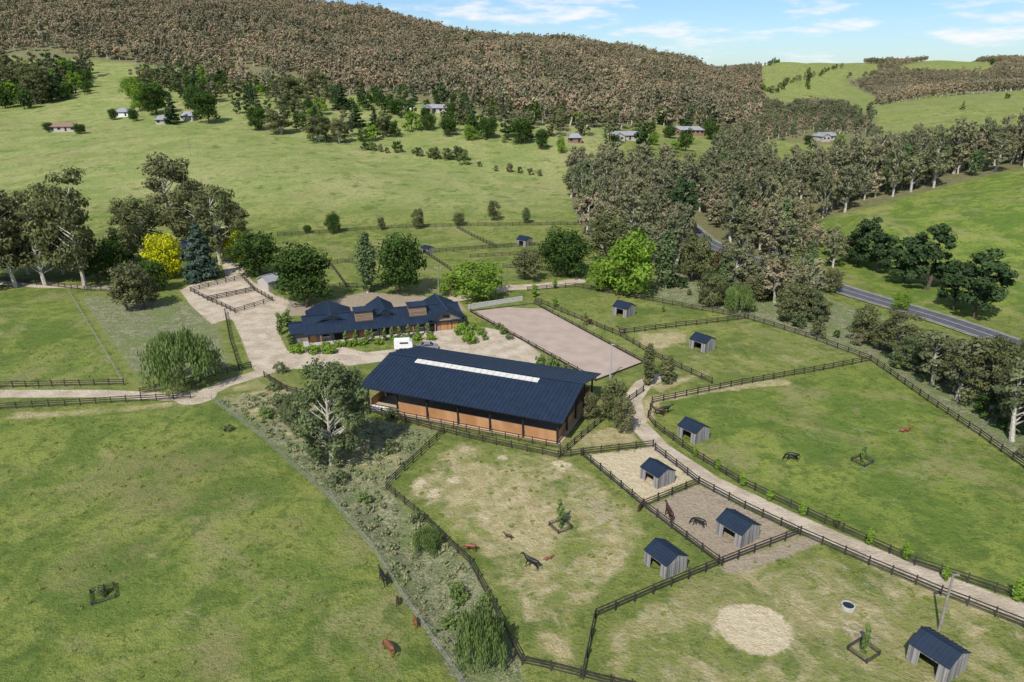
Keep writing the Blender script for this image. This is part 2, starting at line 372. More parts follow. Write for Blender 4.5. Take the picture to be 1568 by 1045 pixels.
def mr(x,a,b,c=0,d=1):
    m_=N.new('ShaderNodeMapRange'); m_.interpolation_type='SMOOTHSTEP'; L.new(x,m_.inputs[0])
    for i,v in enumerate((a,b,c,d)): m_.inputs[i+1].default_value=v
    return m_.outputs[0]
def mixc(f,a,b):
    m_=N.new('ShaderNodeMix'); m_.data_type='RGBA'
    if isinstance(f,(int,float)): m_.inputs['Factor'].default_value=f
    else: L.new(f,m_.inputs['Factor'])
    for k,v in (('A',a),('B',b)):
        if isinstance(v,tuple): m_.inputs[k].default_value=(*v,1)
        else: L.new(v,m_.inputs[k])
    return m_.outputs['Result']
def attr(nn):
    a=N.new('ShaderNodeAttribute'); a.attribute_name=nn; s=N.new('ShaderNodeSeparateColor'); L.new(a.outputs['Color'],s.inputs[0]); return s.outputs
a1=attr('m1'); a2=attr('m2'); a3=attr('m3'); a4=attr('m4')
nL=noise(.018,4); nM=noise(.08,7,.68,.8); nS=noise(.5,6,.72); nX=noise(2.6,5,.72); nXX=noise(7,3,.7)
def msk(m_,amp,nn=nS,lo=.42,hi=.6,nn2=nX):
    q_=math_('ADD',m_,math_('MULTIPLY',math_('SUBTRACT',nn,.5),amp))
    q_=math_('ADD',q_,math_('MULTIPLY',math_('SUBTRACT',nn2,.5),amp*.5))
    return mr(q_,lo,hi)
g=mixc(mr(nM,.42,.58),(.125,.165,.036),(.25,.262,.068))
g=mixc(mr(nL,.42,.6),g,(.205,.232,.058))
gv=mixc(mr(nM,.40,.60),(.105,.18,.024),(.22,.275,.046))
g=mixc(math_('MULTIPLY',a3[0],.85),g,gv)
gp=mixc(mr(nM,.38,.62),(.22,.27,.082),(.34,.352,.13))
gp=mixc(math_('MULTIPLY',mr(noise(.012,7,.65,1.2),.48,.62),.8),gp,(.39,.36,.16))
gp=mixc(math_('MULTIPLY',mr(noise(.028,6,.65,.6),.52,.64),.7),gp,(.185,.245,.06))
g=mixc(a3[1],g,gp)
g=mixc(math_('MULTIPLY',mr(nS,.49,.61),.75),g,mixc(a3[1],(.085,.135,.024),(.19,.245,.07)))
g=mixc(math_('MULTIPLY',mr(noise(.05,7,.7,1.2),.51,.63),.7),g,(.285,.262,.11))
g=mixc(math_('MULTIPLY',mr(noise(.13,6,.7,.4),.53,.64),.7),g,(.078,.13,.023))
g=mixc(math_('MULTIPLY',msk(a4[0],1.4,noise(.15,7,.72,.5),.35,.8),.75),g,(.255,.225,.095))
g=mixc(math_('MULTIPLY',mr(nX,.51,.63),.6),g,(.08,.115,.024))
g=mixc(math_('MULTIPLY',mr(nXX,.53,.66),.35),g,(.33,.34,.15))
g=mixc(math_('MULTIPLY',msk(a3[2],1.7,noise(.18,7,.75,.6),.66,.9),.6),g,mixc(mr(nX,.42,.6),(.17,.24,.08),(.33,.37,.20)))
gr=mixc(mr(nS,.42,.58),(.15,.165,.075),(.32,.30,.17)); gr=mixc(mr(nX,.45,.6),gr,(.10,.125,.05))
gr=mixc(math_('MULTIPLY',mr(nXX,.5,.62),.55),gr,(.42,.41,.29))
gr=mixc(math_('MULTIPLY',mr(noise(.12,5,.6,.6),.48,.6),.6),gr,(.15,.20,.06))
g=mixc(msk(a1[2],.7),g,gr)
st=mixc(mr(nS,.38,.62),(.37,.30,.145),(.56,.46,.27)); st=mixc(math_('MULTIPLY',mr(nX,.48,.64),.6),st,(.20,.205,.08))
g=mixc(math_('MULTIPLY',msk(a1[1],1.3,noise(.2,7,.7,.6),.44,.74),.88),g,st)
g=mixc(math_('MULTIPLY',msk(a2[1],.7),.85),g,mixc(mr(nX,.35,.65),(.34,.26,.19),(.45,.36,.275)))
g=mixc(math_('MULTIPLY',msk(a2[0],.7),.95),g,mixc(mr(nX,.35,.65),(.52,.42,.26),(.66,.56,.38)))
g=mixc(msk(a1[0],.35),g,mixc(mr(noise(.3,6,.6),.35,.65),(.45,.365,.26),(.59,.50,.38)))
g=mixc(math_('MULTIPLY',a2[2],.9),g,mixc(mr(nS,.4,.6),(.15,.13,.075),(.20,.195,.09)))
L.new(g,bs.inputs['Base Color']); bs.inputs['Roughness'].default_value=.95; bs.inputs['Specular IOR Level'].default_value=.1
bp=N.new('ShaderNodeBump'); bp.inputs['Strength'].default_value=.75; bp.inputs['Distance'].default_value=.55
L.new(math_('ADD',nX,math_('MULTIPLY',nS,1.8)),bp.inputs['Height']); L.new(bp.outputs['Normal'],bs.inputs['Normal'])
me.materials.append(gm); link(bpy.data.objects.new('ground',me))
# ------------------------------------------------------------------ trees
def leaves_mesh(name,P,Nn,size,tint,leafmat,wood,aspect=1.6,down=0.0):
    n=len(P); r=rng.normal(size=(n,3)); Nn=Nn+rng.normal(size=(n,3))*.5+np.array([0,0,.35]); Nn/=np.linalg.norm(Nn,axis=1)[:,None]+1e-9
    a=np.cross(Nn,r); a/=np.linalg.norm(a,axis=1)[:,None]+1e-9
    if down: a=a*(1-down)+np.array([0,0,-1.])*down; a/=np.linalg.norm(a,axis=1)[:,None]
    b=np.cross(Nn,a); b/=np.linalg.norm(b,axis=1)[:,None]+1e-9
    s=(size*rng.uniform(.55,1.25,n))[:,None]
    a=a*s*aspect*.5; b=b*s*.5
    V=np.stack([P-a,P-b*1.0+a*.15,P+a,P+b*.9-a*.1],1).reshape(-1,3)
    nv=len(wood.v); v=np.vstack([np.array(wood.v).reshape(-1,3),V]) if nv else V
    me=bpy.data.meshes.new(name)
    faces=list(wood.f)+[tuple(nv+4*i+k for k in range(4)) for i in range(n)]
    me.from_pydata(v.tolist(),[],faces)
    for m_ in wood.mats: me.materials.append(m_)
    me.materials.append(leafmat)
    mi=np.concatenate([np.array(wood.m,int),np.full(n,len(wood.mats))]).astype(np.int32)
    me.polygons.foreach_set('material_index',mi)
    at=me.attributes.new('tint','FLOAT','POINT'); at.data.foreach_set('value',np.concatenate([np.zeros(nv),np.repeat(tint,4)]).astype(np.float32))
    me.update(); return me
def tree(name,Ht,W,kind,leafmat,nl=2500,ls=.45,ncl=22,base=.3,bark='barkdk',tr=None,seed=0,limbs=True):
    r=np.random.default_rng(seed); wood=MB(); tr=tr or Ht*.022
    top=Ht*(.8 if kind in('round','gum','ragged') else .97)
    bend=r.normal(size=2)*Ht*.03
    def tp(f): return Vector((bend[0]*math.sin(f*2.5),bend[1]*math.sin(f*2),top*f))
    wood.tube([tp(f)-Vector((0,0,.3 if f==0 else 0)) for f in (0,.25,.5,.75,1)],[tr*1.3,tr,tr*.75,tr*.45,tr*.12],M[bark],6)
    C=[];Rr=[]
    offc=r.normal(size=2)*W*.06
    for i in range(ncl):
        a=i*2.399+r.uniform(-.5,.5)
        if kind in('round','gum','ragged'):
            f=(i+.5)/ncl; zz=base+(1-base)*(.08+.84*f)
            ph=(zz-base)/(1-base); rad=W/2*math.sqrt(max(.05,1-(2*ph-.85)**2*.85))*r.uniform(.35,.88)
            c=(rad*math.cos(a)+offc[0],rad*math.sin(a)+offc[1],zz*Ht+r.uniform(-.04,.04)*Ht); rc=W*(r.uniform(.12,.2) if kind=='gum' else r.uniform(.14,.24))
            if kind=='gum': rc=W*r.uniform(.11,.2); c=(c[0],c[1],c[2]+r.uniform(-.05,.04)*Ht)
            if kind=='ragged': rc=W*r.uniform(.08,.16); k_=r.uniform(.9,1.15); c=(c[0]*k_,c[1]*k_,c[2]+r.uniform(-.04,.05)*Ht)
        elif kind=='cone':
            f=(i+.5)/ncl; zz=base+(1-base)*f; rad=W/2*(1-f)**.85*r.uniform(.4,.8)
            c=(rad*math.cos(a),rad*math.sin(a),zz*Ht*.97); rc=W*(.06+.15*(1-f))
        elif kind=='column':
            f=(i+.5)/ncl; zz=base+(1-base)*f; rad=W/2*math.sin(math.pi*(.12+.82*f))*r.uniform(.2,.55)
            c=(rad*math.cos(a),rad*math.sin(a),zz*Ht*.95); rc=W*.28*(.5+.6*math.sin(math.pi*(.1+.8*f)))
        elif kind=='weep':
            f=(i+.5)/ncl; rad=W/2*math.sqrt(f)*.85*r.uniform(.8,1.1); zz=.86-.35*f**1.6+r.uniform(-.07,.07)
            c=(rad*math.cos(a),rad*math.sin(a),zz*Ht); rc=W*.10
        C.append(c); Rr.append(rc)
        if limbs:
            f0=min(.95,max(.18,c[2]/top-.22)); s0=tp(f0); e=Vector(c); mid=(s0+e)/2+Vector((0,0,-Ht*.015))
            wood.tube([s0,mid,e],[tr*.42,tr*.25,tr*.06],M[bark],4,False)
    C=np.array(C);Rr=np.array(Rr); w=Rr**2; w/=w.sum(); k=r.choice(ncl,nl,p=w)
    d=r.normal(size=(nl,3)); d/=np.linalg.norm(d,axis=1)[:,None]; d[:,2]=np.where(d[:,2]<0,d[:,2]*(.75),d[:,2])
    rr=Rr[k]*r.uniform(.15,1,nl)**.45*(1+.12*r.normal(size=nl))
    vs=np.array([1,1,.8 if kind!='gum' else .75])
    if kind=='cone': vs=np.array([1,1,.55])
    if kind=='column': vs=np.array([1,1,1.4])
    P=C[k]+d*rr[:,None]*vs
    dn=0
    if kind=='weep':
        kl=r.uniform(.55,1.05,ncl)[k]
        P[:,2]-=r.uniform(0,1,nl)**1.2*kl*Ht*.62*(.35+.65*np.clip(np.hypot(P[:,0],P[:,1])/(W/2),0,1)); P[:,2]=np.maximum(P[:,2],.25+r.uniform(0,.8,nl)); dn=.8
    P[:,2]=np.maximum(P[:,2],.1)
    tint=np.clip(r.uniform(0,1,ncl)[k]*.55+r.uniform(0,.45,nl),0,1)
    return leaves_mesh(name,P,d,ls,tint,leafmat,wood,1.6 if kind!='weep' else 3.5,dn)
TP={}
def reg(key,nm_,Ht,W,meshes): TP[key]=(nm_,Ht,W,meshes)
reg('gum','gum_tree',22,15,[tree('gum_mesh_%d'%i,22,15,'gum',F['gum'],5000,.55,34,.16,'bark',.42,seed=10+i) for i in range(4)])
reg('oak','oak_tree',10,11,[tree('oak_mesh_%d'%i,10,11,'round',F['oak'],4200,.42,26,.16,seed=20+i) for i in range(3)])
reg('olive','olive_tree',10,9,[tree('olive_mesh_%d'%i,10,9,'round',F['gum'],3000,.4,20,.15,seed=25+i*5) for i in range(2)])
reg('lime','leafy_tree',10,10,[tree('lime_mesh_%d'%i,10,10,'round',F['lime'],3500,.4,24,.10,seed=30+i) for i in range(3)])
reg('gold','golden_elm_tree',8,9,[tree('gold_mesh',8,9,'round',F['gold'],3500,.4,24,.06,seed=35)])
reg('pine','pine_tree',14,9,[tree('pine_mesh_%d'%i,14,9,'gum',F['pine'],3600,.5,24,.12,seed=40+i) for i in range(3)])
reg('conifer','conifer_tree',14,7,[tree('conifer_mesh_%d'%i,14,7,'cone',F['pine'],2600,.5,30,.05,seed=45+i) for i in range(2)])
reg('spruce','spruce_tree',14,10,[tree('spruce_mesh',14,10,'cone',F['spruce'],4500,.42,44,.03,seed=50)])
reg('willow','willow_tree',11,14,[tree('willow_mesh',11,14,'weep',F['willow'],6500,.27,30,.3,seed=55)])
reg('grey','river_gum_tree',15,12,[tree('river_gum_mesh',15,12,'ragged',F['grey'],11000,.34,62,.04,'bark',.3,seed=60)])
reg('poplar','poplar_tree',13,5,[tree('poplar_mesh',13,5,'column',F['poplar'],2200,.4,18,.08,'bark',seed=65)])
reg('cypress','cypress_tree',9,3,[tree('cypress_mesh',9,3,'column',F['gum'],1500,.35,14,.03,seed=66)])
reg('red','plum_tree',5,5,[tree('plum_mesh',5,5,'round',F['red'],1200,.35,14,.15,seed=67)])
reg('sap','sapling_tree',2.6,1.2,[tree('sapling_mesh_%d'%i,2.6,1.2,'column',F['lime'],320,.26,8,.12,tr=.03,seed=70+i,limbs=False) for i in range(2)])
reg('shrub','garden_shrub',1.4,2.0,[tree('shrub_mesh_%d'%i,1.4,2.0,'round',F[('willow','grey')[i]],420,.2,10,.05,tr=.04,seed=75+i) for i in range(2)])
reg('gshrub','golden_shrub',1.2,2.2,[tree('golden_shrub_mesh',1.2,2.2,'round',F['lime'],500,.2,10,.02,tr=.04,seed=78)])
reg('vine','climbing_vine',2.6,1.0,[tree('vine_mesh',2.6,1.0,'column',F['willow'],260,.22,8,.02,tr=.04,seed=79,limbs=False)])
cnt=0
def put(key,u,v,hpx,wpx=None):
    global cnt; nm_,Ht,W,ms=TP[key]; x,y=G(u,v); z=th(x,y); k=mpp(x,y,z)
    dep=math.atan2(H-z,y); sh=hpx*k/math.cos(dep)**.8/Ht; sw=(wpx*k/W) if wpx else sh
    o=obj(nm_,ms[cnt%len(ms)],(x,y,z-.05),cnt*1.7,(sw,sw,sh)); cnt+=1; return o
for a in [('gum',25,440,150,95),('gum',70,438,130,90),('gum',130,438,168,90),('gum',-8,440,150,95),('gum',-55,440,150,95),('gum',98,420,130,80),('gum',45,420,120,90),
 ('gum',275,378,135,95),('gum',228,408,100,75),('gum',338,405,118,80),('gum',305,388,105,70),('gum',203,398,90,60),('gum',365,372,60,50),
 ('oak',150,428,48,60),('oak',185,408,45,60),('oak',232,446,45,52),('olive',195,476,72,64),('olive',222,470,45,40),
 ('gold',252,424,60,64),('gold',358,400,45,50),('spruce',310,428,88,68),('oak',398,420,62,80),('oak',470,470,85,104),('oak',612,450,88,78),
 ('poplar',563,448,90,36),('lime',735,455,52,92),('lime',692,452,32,40),('lime',960,448,86,92),('lime',925,445,48,50),('oak',870,422,66,82),('olive',803,428,48,48),('olive',838,402,32,34),
 ('gum',925,405,72,80),('pine',1042,365,88,50),('poplar',1018,442,85,44),('olive',1060,430,70,56),('oak',985,402,50,50),
 ('willow',283,592,88,122),('grey',508,712,152,118),('grey',455,655,52,48),('willow',738,1022,88,92),('willow',655,845,38,52),
 ('olive',932,645,62,46),('olive',952,662,52,38),('olive',905,640,40,30),('cypress',992,590,64,24),('cypress',1020,587,44,30),
 ('oak',512,358,30,26),('olive',585,352,20,14),('olive',641,350,30,22),('olive',703,346,20,22),('olive',756,338,30,24),('poplar',806,342,24,16),('oak',470,357,12,14),
 ('pine',1315,408,74,54),('pine',1345,418,64,50),('pine',1420,444,100,68),('pine',1382,434,72,54),('pine',1492,488,104,80),('pine',1458,474,76,56),('olive',1298,402,44,44),('pine',1450,440,40,40),
 ('olive',1278,449,38,32),('lime',1380,475,26,28),('red',1098,420,34,30),('olive',1085,470,50,46),('willow',1130,478,44,50),('olive',1215,492,60,56),('olive',1160,462,40,44),('grey',1245,492,50,44),
 ('gum',1368,548,72,66),('gum',1500,622,105,90),('gum',1545,655,110,90),('olive',1440,580,62,62),('gum',1570,600,80,80),('olive',1320,522,52,50),('grey',1400,568,54,54),('gum',1460,600,64,60),('olive',1345,535,44,44),
 ('conifer',524,168,38,34),('conifer',545,195,38,34),('conifer',574,198,30,28),('conifer',484,196,34,34),('conifer',265,190,46,30),('oak',240,175,44,46),('oak',320,190,46,46),('oak',298,175,40,34),('lime',215,170,36,34),
 ('gum',55,160,60,50),('conifer',95,150,44,30),('gum',20,150,44,50),('conifer',938,246,28,20),('conifer',990,248,20,15),('oak',392,200,34,34),('gum',432,205,40,50),('gum',490,218,40,36),('gum',520,220,36,30),
 ('oak',690,208,26,28),('oak',655,200,24,26),('lime',720,215,22,26),('conifer',590,200,30,26),('oak',745,212,30,30),('oak',800,220,36,36),('oak',830,230,30,24),('lime',860,235,24,16),('oak',608,176,22,28),('lime',205,150,30,34),('gum',440,160,40,60),('gum',487,150,40,40),
 ('oak',650,182,16,22),('oak',695,178,18,20),('oak',940,222,14,18),('lime',1000,222,16,20),('oak',1025,212,18,22),('oak',1088,214,22,26),('oak',1240,222,14,16),('lime',1285,222,16,18),('oak',125,205,14,20),('oak',75,203,14,20),('oak',205,186,18,16),('oak',175,184,16,16)]:
    put(*a)
for a in [(1098,722,14),(1136,745,15),(1178,768,15),(1228,790,15),(1280,808,16),(1330,835,18),(1386,858,19),(1556,920,24),(1447,890,16),(1063,700,12),
 (588,425,8),(818,455,14),(850,442,10),(1015,478,8),(850,470,10),(896,488,8)]:
    put('sap',a[0],a[1],a[2]*1.4,a[2]*.85)
for a in [(455,540,12,26),(480,541,12,26),(505,541,12,26)]: put('gshrub',*a)
for a in [(430,512,34,16),(445,528,20,14),(440,500,26,20)]: put('vine',*a)
for a in [(708,512,16,26),(720,524,16,30),(735,512,12,18),(700,500,12,20),(725,505,10,16)]: put('gshrub',*a)
for a in [(845,562,16,24),(865,572,14,24),(828,556,12,20),(882,580,12,20),(770,512,14,14),(780,520,10,12),(742,520,12,12),(765,505,10,14)]: put('shrub',*a)
for u in (530,545,562,571,589,600,612,626,640,655): put('vine',u,524-int((u-562)*.11),20,9)
for u in (500,520,538,556,580,604,622,640,660): put('gshrub',u,528-int((u-562)*.09),9,18)
for a in [(600,640,14,30),(700,640,10,24),(430,570,14,24),(500,583,16,30),(540,600,14,26),(470,575,14,30),(420,598,12,24),(410,640,16,26),(350,660,10,16),(700,920,26,30),(640,800,18,26),(560,770,16,24),(520,740,18,30),(745,930,20,24),(430,620,16,34),(690,960,16,30),(600,690,14,30)]: put('shrub',*a)
# ------------------------------------------------------------------ instanced masses
def proto(name,meshes):
    c=bpy.data.collections.new(name)
    for i,m_ in enumerate(meshes):
        o=bpy.data.objects.new('%s_%02d'%(name,i),m_); c.objects.link(o)
    return c
def scatter(name,x,y,s,coll,nproto,sz=None,zoff=0):
    n=len(x); z=TH(x,y)+zoff
    me=bpy.data.meshes.new(name); me.vertices.add(n); me.vertices.foreach_set('co',np.stack([x,y,z],1).astype(np.float32).ravel())
    a=me.attributes.new('scl','FLOAT_VECTOR','POINT'); sz=s if sz is None else sz
    a.data.foreach_set('vector',np.stack([s,s,sz],1).astype(np.float32).ravel())
    a=me.attributes.new('rot','FLOAT_VECTOR','POINT'); a.data.foreach_set('vector',np.stack([rng.normal(0,.04,n),rng.normal(0,.04,n),rng.uniform(0,6.28,n)],1).astype(np.float32).ravel())
    a=me.attributes.new('idx','INT','POINT'); a.data.foreach_set('value',rng.integers(0,nproto,n).astype(np.int32))
    me.update(); o=link(bpy.data.objects.new(name,me))
    ng=bpy.data.node_groups.new(name+'_nodes','GeometryNodeTree')
    ng.interface.new_socket('Geometry',in_out='INPUT',socket_type='NodeSocketGeometry'); ng.interface.new_socket('Geometry',in_out='OUTPUT',socket_type='NodeSocketGeometry')
    n_=ng.nodes; gi=n_.new('NodeGroupInput'); go=n_.new('NodeGroupOutput'); ip=n_.new('GeometryNodeInstanceOnPoints'); ci=n_.new('GeometryNodeCollectionInfo')
    ci.inputs['Collection'].default_value=coll; ci.inputs['Separate Children'].default_value=True; ci.inputs['Reset Children'].default_value=True
    def na(nn,t):
        q_=n_.new('GeometryNodeInputNamedAttribute'); q_.data_type=t; q_.inputs['Name'].default_value=nn; return q_.outputs['Attribute']
    ip.inputs['Pick Instance'].default_value=True
    er=n_.new('FunctionNodeEulerToRotation')
    l=ng.links; l.new(gi.outputs[0],ip.inputs['Points']); l.new(ci.outputs[0],ip.inputs['Instance']); l.new(na('idx','INT'),ip.inputs['Instance Index'])
    l.new(na('rot','FLOAT_VECTOR'),er.inputs[0]); l.new(er.outputs[0],ip.inputs['Rotation']); l.new(na('scl','FLOAT_VECTOR'),ip.inputs['Scale']); l.new(ip.outputs[0],go.inputs[0])
    md=o.modifiers.new('scatter','NODES'); md.node_group=ng; return o
PH=proto('hill_tree_proto',[tree('hill_tree_%d'%i,13,10,'round',F['hill'],260,1.3,9,.3,'bark',.34,seed=100+i,limbs=False) for i in range(6)]+[tree('hill_tree_t',17,7,'gum',F['hill'],220,1.2,9,.35,'bark',.38,seed=108,limbs=False),tree('hill_tree_d',12,9,'round',F['gum'],240,1.2,9,.25,'bark',.3,seed=109,limbs=False)])
PF=proto('forest_tree_proto',[tree('forest_tree_%d'%i,20,12,'gum',F['vgum'],1200,.85,22,.24,'bark',.5,seed=120+i) for i in range(5)]+[tree('forest_tree_b',17,10,'gum',F['hill'],900,.8,18,.32,'bark',.42,seed=130)]+[tree('forest_tree_c',16,7,'column',F['poplar'],800,.8,14,.1,'bark',.3,seed=131)])
PB=proto('bush_proto',[tree('bush_%d'%i,5,5,'round',F[k],700,.42,12,.05,tr=.1,seed=140+i) for i,k in enumerate(('gum','oak','willow','grey','vgum'))])
PG=proto('garden_tree_proto',[tree('gard_%d'%i,h_,8,k2,F[k],600,.7,14,.1,tr=.2,seed=150+i) for i,(k,k2,h_) in enumerate((('oak','round',9),('gum','gum',12),('lime','round',8),('pine','cone',13),('gum','gum',10),('oak','round',8),('vgum','gum',13),('pine','gum',11)))])
PT=proto('tussock_proto',[tree('tuss_%d'%i,.55,.9,'round',F['tuss'],60,.22,5,.0,tr=.01,seed=160+i,limbs=False) for i in range(3)])
PM=proto('meadow_proto',[tree('meadow_%d'%i,.4,1.0,'round',F['meadow'],40,.22,5,.0,tr=.01,seed=170+i,limbs=False) for i in range(3)])
def jgrid(x0,x1,y0,y1,st,jit=.45):
    gx,gy=np.meshgrid(np.arange(x0,x1,st),np.arange(y0,y1,st)); gx=gx.ravel()+rng.uniform(-jit,jit,gx.size)*st; gy=gy.ravel()+rng.uniform(-jit,jit,gy.size)*st; return gx,gy
def inpx(x,y,poly):
    u,v=proj(x,y,TH(x,y)); return inpoly(u,v,poly)
def hides(x,y,h,polys):
    r=np.zeros(len(x),bool)
    for hh in (h*.35,h*.7,h):
        u,v=proj(x,y,TH(x,y)+hh)
        for p in polys: r|=inpoly(u,v,p)
    return r
x,y=jgrid(-1900,700,500,2000,9.4); u,v=proj(x,y,TH(x,y))
wob=10*np.sin(x/60)+6*np.sin(x/23+y/31)
k=(v<hillv(u)+wob*.5)&(u<1165)&(u>-420)&(x<.36*y)
clear=inpoly(u,v,[(60,165),(150,92),(200,95),(215,160)])|inpoly(u,v,[(335,98),(400,104),(415,120),(350,112)])|inpoly(u,v,[(20,48),(150,68),(230,74),(160,80),(30,60)])
k&=~clear; k&=rng.uniform(size=len(x))<.90
dens=np.sin(x/70+2*np.sin(y/90))*np.sin(y/55+x/130); k&=~((dens>.65)&(rng.uniform(size=len(x))<.65))
scatter('hill_forest',x[k],y[k],rng.uniform(.55,1.35,k.sum()),PH,8,rng.uniform(.55,1.35,k.sum()))
GH=[GREEN_HILL,GREEN_HILL2]
x,y=jgrid(250,2600,900,2500,10.5); u,v=proj(x,y,TH(x,y))
gh=(inpoly(u,v,GREEN_HILL)|inpoly(u,v,GREEN_HILL2))
k=(u>1090)&(u<2000)&~gh&(y<2450)
k&=~((y>700)&inpoly(u,v,GREEN_PAD))&~((y<1750)&hides(x,y,12,GH+[GREEN_PAD]))
scatter('valley_ridge_forest',x[k],y[k],rng.uniform(.55,1.15,k.sum()),PH,8)
x,y=jgrid(60,1100,330,1500,9); u,v=proj(x,y,TH(x,y))
k=inpoly(u,v,POLY_VALLEY)&(y<1100)&~hides(x,y,9,[GREEN_PAD,CLEAR3,LAWN]+GH)
scatter('valley_forest',x[k],y[k],rng.uniform(.35,.7,k.sum()),PF,7)
x,y=jgrid(10,420,205,700,8.0); u,v=proj(x,y,TH(x,y))
k=inpoly(u,v,POLY_CREEK)&(rng.uniform(size=len(x))<.85)&~hides(x,y,14,[CLEAR3,LAWN])
ROAD=GP([(1035,330),(1060,352),(1080,372),(1130,392),(1210,418),(1250,430),(1330,457),(1470,498),(1568,533),(1800,620)])
k&=polyline_dist(x,y,ROAD)>7
scatter('creek_forest',x[k],y[k],rng.uniform(.5,1.0,k.sum()),PF,7,rng.uniform(.5,1.15,k.sum()))
ROADVIEW=[[(1240,420),(1330,446),(1470,487),(1600,530),(1600,556),(1470,512),(1330,468),(1240,440)],[(1068,352),(1110,376),(1110,392),(1068,372)]]
x,y=jgrid(20,200,90,300,4.0)
k=inpx(x,y,[(1040,405),(1110,398),(1200,425),(1330,470),(1568,548),(1750,640),(1750,800),(1568,705),(1440,610),(1340,545),(1150,480),(1010,450)])&(rng.uniform(size=len(x))<.5)&(polyline_dist(x,y,ROAD)>6)
s_=rng.uniform(.3,1.1,len(x)); k&=~(hides(x,y,6*1.0,ROADVIEW)&(rng.uniform(size=len(x))<.78))
scatter('roadside_scrub',x[k],y[k],s_[k],PB,5)
x,y=jgrid(20,220,100,300,6.6)
k=(inpx(x,y,[(1300,510),(1440,575),(1568,615),(1760,700),(1760,760),(1568,695),(1500,640),(1340,545)])|inpx(x,y,[(1100,372),(1215,345),(1270,375),(1290,408),(1290,420),(1210,408)])|inpx(x,y,[(1065,390),(1120,400),(1240,445),(1300,480),(1440,540),(1440,560),(1330,520),(1190,475),(1100,440),(1060,420)]))&(polyline_dist(x,y,ROAD)>6.5)
k&=~(hides(x,y,10,ROADVIEW)&(rng.uniform(size=len(x))<.8))
scatter('roadside_trees',x[k],y[k],rng.uniform(.35,.7,k.sum()),PF,7)
x,y=jgrid(-600,260,380,760,11,.8); u,v=proj(x,y,TH(x,y))
clu=ss(-.9,.7,np.sin(x/23+2*np.sin(y/37))+np.sin(y/29+1.6*np.sin(x/31)))
dn=np.where(inpoly(u,v,[(215,195),(330,200),(460,210),(520,230),(600,215),(720,215),(850,240),(900,235),(900,190),(760,185),(560,140),(420,130),(340,150),(200,150)]),.62*clu,0)
for pl,dd in (([(900,240),(1100,240),(1100,185),(900,190)],.16),([(-100,168),(60,168),(130,145),(150,95),(-100,85)],.85),([(420,130),(520,150),(510,215),(470,200),(390,180),(340,175)],.6),([(200,100),(340,112),(350,150),(310,165),(215,150)],.75),([(560,150),(680,160),(900,205),(900,228),(780,215),(690,190),(600,180)],.7),([(60,200),(130,195),(140,190),(80,185)],.7)):
    dn=np.maximum(dn,np.where(inpoly(u,v,pl),dd,0))
k=rng.uniform(size=len(x))<dn
HOUSES_PX=[(665,170),(625,165),(965,212),(1048,203),(1262,210),(190,178),(100,200),(250,188),(880,217),(290,182)]
for hu,hv in HOUSES_PX:
    hx,hy=G(hu,hv); k&=np.hypot((x-hx),(y-hy+10)*.5)>12
s_=rng.uniform(.55,1.6,k.sum()); s_=np.where(u[k]<160,s_*1.4,s_)
scatter('hillside_trees',x[k],y[k],s_,PG,8)
def along(px,st,jit):
    P=GP(px); out=[]
    for (x0,y0),(x1,y1) in zip(P[:-1],P[1:]):
        n_=max(1,int(math.hypot(x1-x0,y1-y0)/st))
        for i in range(n_): out.append((x0+(x1-x0)*i/n_+random.uniform(-jit,jit),y0+(y1-y0)*i/n_+random.uniform(-jit,jit)))
    return np.array(out)
A=np.vstack([along([(548,228),(620,236),(700,247),(745,258)],4.2,2.5),along([(760,262),(832,270)],4,2.0),along([(740,215),(800,222)],8,3),along([(640,240),(740,250)],5,3)])
A=A[rng.uniform(size=len(A))<.8]; scatter('hedgerow',A[:,0],A[:,1],rng.uniform(.4,1.4,len(A)),PB,5)
A=np.vstack([along([(1135,106),(1180,101),(1270,93),(1345,100)],16,6),along([(1350,101),(1440,92),(1520,100),(1568,98)],14,6),along([(1240,112),(1236,140)],22,3),along([(1210,128),(1290,104)],20,4),along([(1150,135),(1210,125)],20,4)])
scatter('ridge_line_trees',A[:,0],A[:,1],rng.uniform(.8,1.5,len(A)),PG,8,rng.uniform(.9,1.5,len(A)))
A=along([(1350,192),(1400,180),(1470,170),(1568,150)],24,10); A=A[rng.uniform(size=len(A))<.5]
scatter('paddock_edge_trees',A[:,0],A[:,1],rng.uniform(.5,.9,len(A)),PG,8)
A=along([(1222,345),(1300,322),(1400,296),(1480,272),(1568,250),(1650,235)],5.0,2.5); A[:,1]+=9
scatter('crest_tree_line',A[:,0],A[:,1],rng.uniform(.3,.68,len(A)),PF,7)
STRIP=[(335,615),(400,605),(450,605),(560,645),(660,665),(588,750),(650,803),(715,868),(755,940),(795,1040),(715,1040),(620,910),(570,830),(500,750),(400,660)]
x,y=jgrid(-60,10,40,130,.95); k=inpx(x,y,STRIP)&(rng.uniform(size=len(x))<.5)
scatter('tussock_grass',x[k],y[k],rng.uniform(.4,1.4,k.sum()),PT,3)
x,y=jgrid(-110,110,46,150,1.25); u,v=proj(x,y,TH(x,y))
cl=np.sin(x/3.1+1.7*np.sin(y/4.3))+np.sin(y/2.7+1.3*np.sin(x/5.1))+.7*np.sin(x/9+y/7)
k=(rng.uniform(size=len(x))<.10+.26*ss(-.5,1.6,cl))
